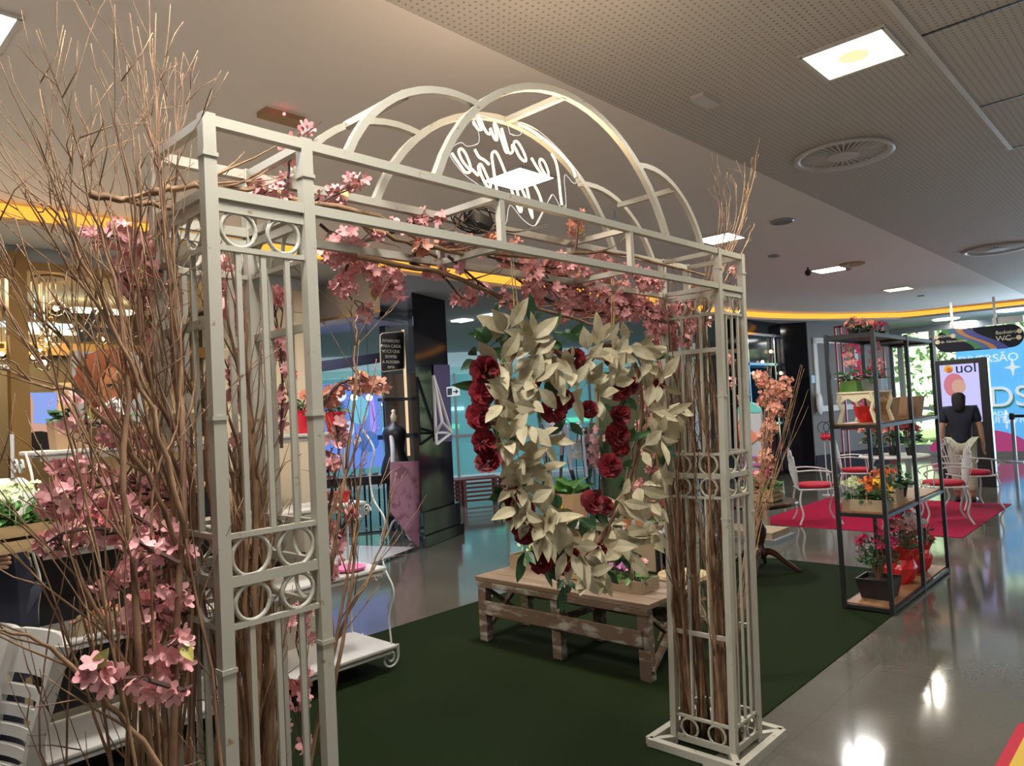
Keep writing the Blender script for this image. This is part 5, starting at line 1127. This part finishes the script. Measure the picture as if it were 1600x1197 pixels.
# ------------------------------------------------------------------ white iron set on the red rug
def iron_chair():
    t = thing('iron_chair', 'white iron armchair with scrolled back and red cushion left of the shelf unit', 'chair', (0, 0, 0), 'white iron armchairs on the red rug')
    r = .010                       # faces +x, back at x=-.22
    mb = MB(); pts = [(-.22, -.22, .43), (.12, -.24, .43), (.22, -.15, .43), (.22, .15, .43), (.12, .24, .43), (-.22, .22, .43)]; mb.tube(pts, r, 7, True); mb.build('seat_frame', 'white', t)
    for sx, sy in ((-1, -1), (-1, 1), (1, -1), (1, 1)):
        mb = MB(); mb.tube(smooth_path([(sx*.20, sy*.20, .43), (sx*.23, sy*.22, .28), (sx*.20, sy*.21, .12), (sx*.25, sy*.24, .0)], 4), .012, 7); mb.build('leg', 'white', t)
    for k in range(7):             # fan of loops
        a = math.radians(-66+22*k); tip = Vector((-.24-.05*math.cos(a), .28*math.sin(a), .50+.44*math.cos(a)**.8 if math.cos(a) > 0 else .6)); b = Vector((-.22, .04*(k-3), .44)); d = (tip-b); nn = Vector((0, d.z, -d.y)).normalized()
        w_ = .045; mb = MB(); mb.tube(smooth_path([b-nn*.006, b+d*.5-nn*w_*.6, b+d*.85-nn*w_, tip, b+d*.85+nn*w_, b+d*.5+nn*w_*.6, b+nn*.006], 4), .0055, 6); mb.build('back_loop', 'white', t)
        c = b+d*.86; mb = MB(); mb.tube([c+Vector((0, math.cos(u)*.022*(1-u/14), math.sin(u)*.022*(1-u/14))) for u in [i*.6 for i in range(14)]], .0045, 5); mb.build('scroll', 'white', t)
    for s in (-1, 1):
        mb = MB(); mb.tube(smooth_path([(-.25, s*.25, .66), (-.05, s*.27, .67), (.16, s*.27, .64), (.23, s*.25, .60), (.2, s*.24, .55)], 4), .010, 7); mb.build('armrest', 'white', t)
        mb = MB(); mb.tube([(.12, s*.26, .645), (.14, s*.24, .43)], .008, 6); mb.build('arm_post', 'white', t)
        scroll((.20, s*.24, .45), .035, 'x').build('scroll', 'white', t)
    MB().lathe([(.001, .44), (.20, .44), (.225, .465), (.21, .49), (.001, .505)], (0, 0, 0), 22).build('cushion', 'cushion', t, smooth=True)
    return t
ic = iron_chair(); ic.location = (9.35, 3.62, .006); ic.rotation_euler = (0, 0, math.radians(-58))
copy_thing(ic, (11.35, 3.75, .006), math.radians(-75), 'white iron armchair seen behind the shelf unit beyond the round table')
copy_thing(ic, (9.95, 2.32, .006), math.radians(112), 'white iron armchair with its back to the viewer right behind the shelf unit')
copy_thing(ic, (11.25, 2.28, .006), math.radians(-50), 'white iron armchair with bright red cushion in front of the standing woman')
tc_ = Vector((10.5, 3.0, .006)); t = thing('round_table', 'round white iron table on the red rug behind the shelf unit', 'table', tc_)
MB().lathe([(.001, .72), (.42, .72), (.43, .735), (.42, .75), (.001, .75)], tc_, 32).build('top', 'white', t); MB().lathe([(.05, .05), (.06, .1), (.04, .2), (.07, .35), (.04, .5), (.06, .72)], tc_, 16).build('pedestal', 'white', t, smooth=True)
for k in range(3):
    a = k*2*PI/3; d = Vector((math.cos(a), math.sin(a), 0)); mb = MB(); mb.tube(smooth_path([tc_+Z3*.12, tc_+d*.15+Z3*.1, tc_+d*.3+Z3*.015], 4), .022, 7); mb.build('foot', 'white', t)
for k, (dx, dy, mm, s) in enumerate(((-.05, .22, 'salmon', 1), (.02, .02, 'salmon', 1.25), (.0, -.2, 'red', 1.1))):
    c = tc_+Vector((dx, dy, .75)); t = thing('flower_pot', ['left pot of salmon flowers on the white iron table', 'large middle pot of salmon flowers on the white iron table', 'right pot of red flowers on the white iron table'][k], 'flower pot', c); pot(t, c, .06, .1, 'plastic')
    mb = MB()
    for _ in range(8): mb.tube([c+Z3*.08, c+Vector((rnd.uniform(-.12, .12), rnd.uniform(-.12, .12), .32))], .004, 4)
    mb.build('stem', 'leaf', t); bush(t, c+Z3*.16, .14, .14, .18, 60, .08, 'leaf'); blooms(t, c+Z3*.2, .14*s, .14*s, .22, 10, 7, .035, mm, hr=.04)
# pink picture cloth on the wall side
t = thing('flower_trellis', 'tall dark red framed trellis with blossoms behind the shelf unit', 'trellis', (12.6, 4.3, 0))
ty0, ty1 = at(1310, 600, x=12.6).y, at(1384, 600, x=12.6).y; tzt = at(1330, 507, x=12.6).z
for y in (ty0, ty1, lerp(ty0, ty1, .12)): MB().box((12.6, y-.013, 0), (12.63, y+.013, tzt)).build('post', 'redframe', t)
for z in (tzt-.03, 1.8, 1.0, .3): MB().box((12.6, min(ty0, ty1), z), (12.63, max(ty0, ty1), z+.03)).build('rail', 'redframe', t)
mb = MB()
for _ in range(64): mb.flower((12.58, lerp(ty0, ty1, rnd.choice((.42, .78)))+rnd.gauss(0, .07), rnd.uniform(1.1, tzt)), Vector((-1, -.2, 0))+rv(.4), .06, 5, .2)
mb.build('blossoms', 'magenta', t)
for k, px in enumerate((1292, 1301)):
    c = at(px, 745, x=11.9); c.z = 0; t = thing('bottle_stand', ['tall thin white stand with a red ribbon left of the shelf unit', 'thin white stand with a ring top just left of the shelf unit'][k], 'stand', c); MB().lathe([(.09, 0), (.09, .01), (.01, .02), (.008, 1.0)], c, 12).build('pole', 'white', t); mb = MB(); mb.ring(c+Z3*1.08, .09, .007, 'x'); mb.build('ring', 'black', t); MB().ball(c+Z3*.93, .06, 8, 6).build('ribbon', 'redpot', t)
t = thing('oval_plaque', 'pale oval plaque at the corner of the dark gloss shop', 'plaque', wp(.1, .1, 1.5)); mb = MB(); mb.ball(wp(.12, .1, 1.42), .2, 16, 10, (.7, .25, 1.2)); mb.build('disc', 'wallwhite', t, smooth=True)
t = thing('extinguisher_sign', 'small blue square sign at the corner of the dark gloss shop', 'sign', wp(.02, .06, 1.9)); wslab(.0, .12, .03, 1.86, 2.02).build('plate', mat('pale_blue', (.3, .45, .6), .4), t)

# ------------------------------------------------------------------ totem, blue wall, hanging sign, posts
TX = 13.6
def xs(px, py, x=TX): return at(px, py, x=x)
t = thing('advertising_totem', 'tall dark advertising totem with a lit screen behind the standing woman', 'totem', (TX, 2.8, 0))
ya, yb = xs(1461, 600).y, xs(1545, 600).y; zt = xs(1500, 561).z
MB().box((TX, yb, 0), (TX+.16, ya, zt)).build('case', 'plastic', t, bevel=.01)
sa, sb = xs(1470, 600).y, xs(1531, 600).y; s0, s1 = xs(1480, 660).z, xs(1500, 569).z
MB().box((TX-.008, sb, s0), (TX, sa, s1)).build('screen_panel', emis('totem_screen', (.52, .50, .92), .85), t)
def xdisc(px, py, r, m, nm, x, parent, sy=1, sz=1):
    c = xs(px, py, x); mb = MB(); mb.slab([(x, c.y+r*sy*math.cos(2*PI*i/20), c.z+r*sz*math.sin(2*PI*i/20)) for i in range(20)], (-.004, 0, 0)); mb.build(nm, m, parent)
c = xs(1485, 576); xdisc(1482, 577, .065, 'yellow', 'logo', TX-.010, t); xdisc(1483, 578, .035, 'orange', 'logo', TX-.015, t)
text('uol', .24, xs(1509, 575, TX-.012), (0, -1, 0), (0, 0, 1), 'navy', t, 'logo_letters', .006)
xdisc(1491, 602, .15, emis('picture_pink', (.75, .25, .3), .6), 'picture', TX-.012, t, 1, 1.3); xdisc(1498, 604, .10, emis('picture_face', (.75, .45, .35), .6), 'picture', TX-.017, t, 1, 1.2)
a = xs(1478, 640, TX-.012); MB().box((TX-.014, a.y-.38, a.z-.26), (TX-.009, a.y, a.z+.04)).build('text_block', 'navy', t); MB().box((TX-.016, a.y-.0, a.z-.26), (TX-.009, a.y+.04, a.z+.04)).build('text_bar', 'orange', t)
for k in range(5): MB().box((TX-.018, a.y-.34, a.z-.22+.05*k), (TX-.013, a.y-.04, a.z-.205+.05*k)).build('text_line', 'shirt', t)
BX = 19.3
t = thing('blue_wall', 'bright blue printed wall with KIDS lettering and a pink hill at the right edge', 'printed wall', (BX, 0, 0))
y0_ = xs(1497, 600, BX).y
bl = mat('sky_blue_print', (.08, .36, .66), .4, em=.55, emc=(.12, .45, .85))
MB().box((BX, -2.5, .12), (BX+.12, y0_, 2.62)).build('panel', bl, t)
MB().box((BX-.04, -2.5, 0), (BX+.16, y0_, .14)).build('kick', 'alu', t)
def bt(s, px, py, sz, m, nm='letters', z=.02): text(s, sz, xs(px, py, BX-z), (0, -1, 0), (0, 0, 1), m, t, nm, .01)
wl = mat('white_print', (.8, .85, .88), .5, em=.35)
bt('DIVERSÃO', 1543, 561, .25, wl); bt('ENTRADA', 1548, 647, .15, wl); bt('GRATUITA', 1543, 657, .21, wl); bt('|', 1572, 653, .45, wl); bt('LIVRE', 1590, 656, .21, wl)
bt('KIDS', 1555, 625, .66, mat('teal_print', (.1, .5, .45), .5), z=.012); bt('KIDS', 1553, 622, .64, wl, z=.04); xdisc(1547, 625, .12, 'redpot', 'red_patch', BX-.03, t, .8, 1.6)
hc_ = xs(1530, 705, BX); mb = MB(); mb.slab([(BX-.02, hc_.y+1.0*math.cos(PI*i/16), .14+.5*math.sin(PI*i/16)) for i in range(17)], (.01, 0, 0)); mb.build('pink_hill', mat('pink_print', (.7, .08, .3), .5, em=.2), t)
s = xs(1582, 574, BX-.02); mb = MB(); mb.slab([(BX-.02, s.y+(.16 if i % 2 == 0 else .05)*math.cos(PI*i/4), s.z+(.2 if i % 2 == 0 else .05)*math.sin(PI*i/4)) for i in range(8)], (.01, 0, 0)); mb.build('star', wl, t)
SX = 15.0
t = thing('hanging_sign', 'long dark wayfinding sign with green, blue and orange waves hanging at the far right', 'sign', (SX, 1.5, 2.55))
ya, yb = xs(1460, 530, SX).y, xs(1600, 522, SX).y-.0; zc = xs(1530, 529, SX).z; hh = .20
def pill(y_a, y_b, z0, z1, x, m, nm):
    r = (z1-z0)/2; zc_ = (z0+z1)/2; mb = MB(); mb.slab([(x, y_a-r+r*math.cos(PI/2-PI*i/10), zc_+r*math.sin(PI/2-PI*i/10)) for i in range(11)]+[(x, y_b+r-r*math.cos(PI/2-PI*i/10), zc_-r*math.sin(PI/2-PI*i/10)) for i in range(11)], (.04, 0, 0)); mb.build(nm, m, t)
pill(ya, yb, zc-hh, zc+hh, SX, 'navy', 'plate')
def wave(px, m, w_, k):
    c = xs(px, 529, SX); mb = MB(); N_ = 12; A = [(SX-.006-.002*k, c.y+.25*math.cos(PI*i/N_)+.12-w_*0, c.z+hh-.0-2*hh*i/N_) for i in range(N_+1)]; B = [(p[0], p[1]-w_, p[2]) for p in A][::-1]
    for i in range(N_): mb.slab([A[i], A[i+1], (A[i+1][0], A[i+1][1]-w_, A[i+1][2]), (A[i][0], A[i][1]-w_, A[i][2])], (.008, 0, 0))
    mb.build('wave', m, t)
wave(1508, mat('green_print', (.03, .22, .05), .5), .22, 0); wave(1520, mat('blue_print', (.05, .12, .35), .5), .16, 1); wave(1532, mat('orange_print', (.5, .2, .05), .5), .18, 2); wave(1543, mat('deep_blue_print', (.04, .06, .3), .5), .16, 3)
for k, (px, py, s_, sz) in enumerate(((1475, 525, 'Escadas', .085), (1482, 534, 'Praca de Alimentacao', .065), (1572, 519, 'Banheiro', .085), (1568, 529, 'WC', .13), (1578, 529, 'elevador', .05))):
    text(s_, sz, xs(px, py, SX-.012), (0, -1, 0), (0, 0, 1), 'shirt', t, 'text_line', .003)
for px, py in ((1463, 527), (1465, 535), (1489, 525), (1593, 517), (1592, 527)): xdisc(px, py, .04, 'creamwood', 'symbol', SX-.012, t)
for y in (ya-.3, yb+.4): MB().box((SX+.01, y-.02, zc+hh), (SX+.03, y+.02, 3.15)).build('hanger', 'alu', t)
MB().box((SX+.05, yb, zc+hh+.02), (SX+.1, ya-.9, zc+hh+.14)).build('header', 'alu', t)
c = at(1587, 722, z=0); t = thing('barrier_post', 'grey retractable barrier post with black top in front of the blue wall', 'barrier post', c)
MB().lathe([(.17, 0), (.17, .015), (.03, .03), (.035, .05), (.035, .9)], c, 18).build('post', 'alu', t); MB().lathe([(.05, .88), (.055, .9), (.055, 1.0), (.03, 1.02), (.001, 1.02)], c, 16).build('head', 'plastic', t); MB().box(c+Vector((-.01, -2.2, .92)), c+Vector((.01, 0, .98))).build('belt', 'plastic', t)

# ------------------------------------------------------------------ people
def skin_mesh(name, joints, edges, m, parent, sub=2):
    me = bpy.data.meshes.new(name); o0 = OFF[parent.name]; names = list(joints)
    me.from_pydata([Vector(joints[k][0])-o0 for k in names], [(names.index(a), names.index(b)) for a, b in edges], []); me.update()
    ob = bpy.data.objects.new(name, me); C.objects.link(ob)
    sk_ = ob.modifiers.new('s', 'SKIN'); sk_.use_smooth_shade = True
    for i, k in enumerate(names):
        r = joints[k][1]; r = (r, r) if not isinstance(r, tuple) else r; me.skin_vertices[0].data[i].radius = r; me.skin_vertices[0].data[i].use_root = (i == 0)
    sb_ = ob.modifiers.new('d', 'SUBSURF'); sb_.levels = sub; sb_.render_levels = sub
    bpy.context.view_layer.update()
    m2 = bpy.data.meshes.new_from_object(ob.evaluated_get(bpy.context.evaluated_depsgraph_get())); bpy.data.objects.remove(ob)
    m2.materials.clear(); m2.materials.append(M[m] if isinstance(m, str) else m); m2.polygons.foreach_set('use_smooth', [True]*len(m2.polygons)); m2.name = name
    r = bpy.data.objects.new(name, m2); C.objects.link(r); r.parent = parent; return r
def person(c, yaw, label, h=1.6, topm='navy', botm='khaki', arms=None, sleeve='short', hair='long'):
    c = Vector(c); t = thing('person', label, 'person', c); Rz = Matrix.Rotation(yaw, 3, 'Z'); s = h/1.62
    def W(x, y, z): return c+Rz @ Vector((x*s, y*s, z*s))     # faces +x, left is +y
    J = {'pelvis': (W(0, 0, .88), (.12*s, .13*s)), 'waist': (W(.01, 0, 1.03), (.095*s, .12*s)), 'chest': (W(0, 0, 1.22), (.105*s, .14*s)), 'neckb': (W(-.01, 0, 1.36), .055*s), 'neck': (W(0, 0, 1.40), .045*s), 'head': (W(.02, 0, 1.49), (.085*s, .07*s)), 'crown': (W(.01, 0, 1.565), .06*s)}
    E_ = [('pelvis', 'waist'), ('waist', 'chest'), ('chest', 'neckb'), ('neckb', 'neck'), ('neck', 'head'), ('head', 'crown')]
    arms = arms or {1: [(.0, .17, 1.30), (-.01, .23, 1.05), (.04, .25, .82), (.07, .25, .74)], -1: [(.0, -.17, 1.30), (-.01, -.23, 1.05), (.04, -.25, .82), (.07, -.25, .74)]}
    for sd in (1, -1):
        k = 'L' if sd > 0 else 'R'; A = arms[sd]
        for n_, p, r in zip(('sh', 'el', 'wr', 'palm'), A, (.052, .040, .026, .030)): J[n_+k] = (W(*p), r*s)
        E_ += [('chest', 'sh'+k), ('sh'+k, 'el'+k), ('el'+k, 'wr'+k), ('wr'+k, 'palm'+k)]
        dv = (Vector(A[3])-Vector(A[2])).normalized(); sv = Vector((1, 0, 0)) if abs(dv.x) < .7 else Vector((0, 0, 1)); sv = (sv-dv*sv.dot(dv)).normalized(); nv = dv.cross(sv)
        for i, (o, L_) in enumerate(((-.026, .055), (-.009, .07), (.009, .072), (.026, .062))):
            b = Vector(A[3])+dv*.02+sv*o; q_ = b+dv*L_*.55+nv*.004*i; r_ = q_+dv*L_*.4-nv*sd*.015
            J['f%d%s' % (i, k)] = (W(*b), .0105*s); J['g%d%s' % (i, k)] = (W(*q_), .009*s); J['h%d%s' % (i, k)] = (W(*r_), .0075*s); E_ += [('palm'+k, 'f%d%s' % (i, k)), ('f%d%s' % (i, k), 'g%d%s' % (i, k)), ('g%d%s' % (i, k), 'h%d%s' % (i, k))]
        b = Vector(A[3])+sv*.03-dv*.01; J['t'+k] = (W(*b), .011*s); J['u'+k] = (W(*(b+sv*.02+dv*.035)), .009*s); E_ += [('palm'+k, 't'+k), ('t'+k, 'u'+k)]
        J['hip'+k] = (W(0, sd*.085, .82), .085*s); J['kn'+k] = (W(.015, sd*.09, .46), .055*s); J['an'+k] = (W(-.01, sd*.09, .09), .036*s); J['toe'+k] = (W(.13, sd*.10, .035), .03*s)
        E_ += [('pelvis', 'hip'+k), ('hip'+k, 'kn'+k), ('kn'+k, 'an'+k), ('an'+k, 'toe'+k)]
    skin_mesh('body', J, E_, 'skin', t)
    def sub(keys, grow, extra=None):
        d = {}
        for k in keys:
            p, r = J[k]; r = (r[0]+grow, r[1]+grow) if isinstance(r, tuple) else r+grow; d[k] = (p, r)
        if extra: d.update(extra)
        return d
    tk = ['chest', 'waist', 'pelvis', 'neckb', 'shL', 'shR']; te = [('chest', 'waist'), ('waist', 'pelvis'), ('chest', 'neckb'), ('chest', 'shL'), ('chest', 'shR')]; ex = {}
    for k, sd in (('L', 1), ('R', -1)):
        A = arms[sd]; mid = Vector(A[0]).lerp(Vector(A[1]), .75) if sleeve == 'short' else Vector(A[1]); ex['sl'+k] = (W(*mid), .062*s); te.append(('sh'+k, 'sl'+k)); ex['hem'] = (W(0, 0, .80), (.135*s, .15*s))
        if sleeve == 'long': ex['sw'+k] = (W(*Vector(A[1]).lerp(Vector(A[2]), .6)), .05*s); te.append(('sl'+k, 'sw'+k))
    te.append(('pelvis', 'hem'))
    skin_mesh('shirt', sub(tk, .03, ex), te, topm, t)
    lk = ['pelvis', 'hipL', 'hipR', 'knL', 'knR']; le = [('pelvis', 'hipL'), ('pelvis', 'hipR'), ('hipL', 'knL'), ('hipR', 'knR'), ('knL', 'cuL'), ('knR', 'cuR')]
    skin_mesh('trousers', sub(lk, .022, {'cuL': (W(-.01, .09, .13), .065*s), 'cuR': (W(-.01, -.09, .13), .065*s)}), le, botm, t)
    for sd in (1, -1): mb = MB(); mb.ball(W(.05, sd*.095, .035), .05*s, 12, 8, (2.2, .9, .7)); mb.build('shoe', 'plastic', t, smooth=True)
    if hair == 'long': HJ = {'a': (W(-.005, 0, 1.555), .088*s), 'b': (W(-.045, 0, 1.46), .098*s), 'c': (W(-.075, 0, 1.34), .085*s), 'd': (W(-.085, 0, 1.26), .06*s)}; HE = [('a', 'b'), ('b', 'c'), ('c', 'd')]
    else: HJ = {'a': (W(-.01, 0, 1.56), .085*s), 'b': (W(-.05, 0, 1.47), (.055*s, .075*s))}; HE = [('a', 'b')]
    skin_mesh('hair', HJ, HE, 'hair', t)
    for sd in (1, -1):
        mb = MB(); mb.ball(W(.094, sd*.03, 1.50), .011*s, 8, 6); mb.build('eye', 'orchid', t); mb = MB(); mb.ball(W(.103, sd*.03, 1.50), .005*s, 6, 5); mb.build('pupil', 'plastic', t); mb = MB(); mb.ball(W(.01, sd*.078, 1.485), .022*s, 8, 6, (.6, .4, 1.2)); mb.build('ear', 'skin', t)
    mb = MB(); mb.ball(W(.112, 0, 1.475), .014*s, 8, 6, (1, .8, 1.5)); mb.build('nose', 'skin', t); mb = MB(); mb.ball(W(.098, 0, 1.437), .02*s, 8, 6, (.5, 1.1, .35)); mb.build('mouth', 'salmon', t)
    return t, W
person((11.75, 2.47, .0), math.radians(8), 'woman seen from behind in a dark navy shirt and pale trousers standing before the totem')
hy = 3.86; hx = at(-40, 820, y=hy).x
tp, W = person((hx, hy, 0), math.radians(-78), 'shop worker in white sleeves and black apron holding a crate at the left edge', 1.68, 'shirt', 'navy',
       {1: [(.0, .17, 1.30), (.02, .27, 1.10), (.13, .34, 1.17), (.19, .37, 1.19)], -1: [(.0, -.17, 1.30), (.05, -.24, 1.06), (.26, -.12, 1.08), (.32, -.08, 1.08)]}, 'long', 'short')
mb = MB(); k_ = [(.125, .13), (.155, .0), (.125, -.13)]
for z0_, z1_, w0, w1 in ((.55, .95, .20, .17), (.95, 1.28, .17, .09)):
    for (a, b) in zip([(-1, .10), (-.5, .145), (.5, .145)], [(-.5, .145), (.5, .145), (1, .10)]):
        mb.slab([W(a[1], a[0]*w0, z0_), W(b[1], b[0]*w0, z0_), W(b[1], b[0]*w1, z1_), W(a[1], a[0]*w1, z1_)], W(.012, 0, 0)-W(0, 0, 0))
mb.build('apron', 'navy', tp)
cc = W(.30, .03, 1.10); t, c = planter(0, 0, cc.z, .36, .22, .12, 'pine crate of leafy plants held by the shop worker at the left edge', 'crate', 'wooden_crate', 'crate', x=cc.x, y=cc.y, slats=2, rz=math.radians(8))
bush(t, c+Z3*.10, .16, .10, .10, 110, .06, 'lime'); blooms(t, c+Z3*.12, .15, .09, .12, 8, 8, .014, 'ltgreen')
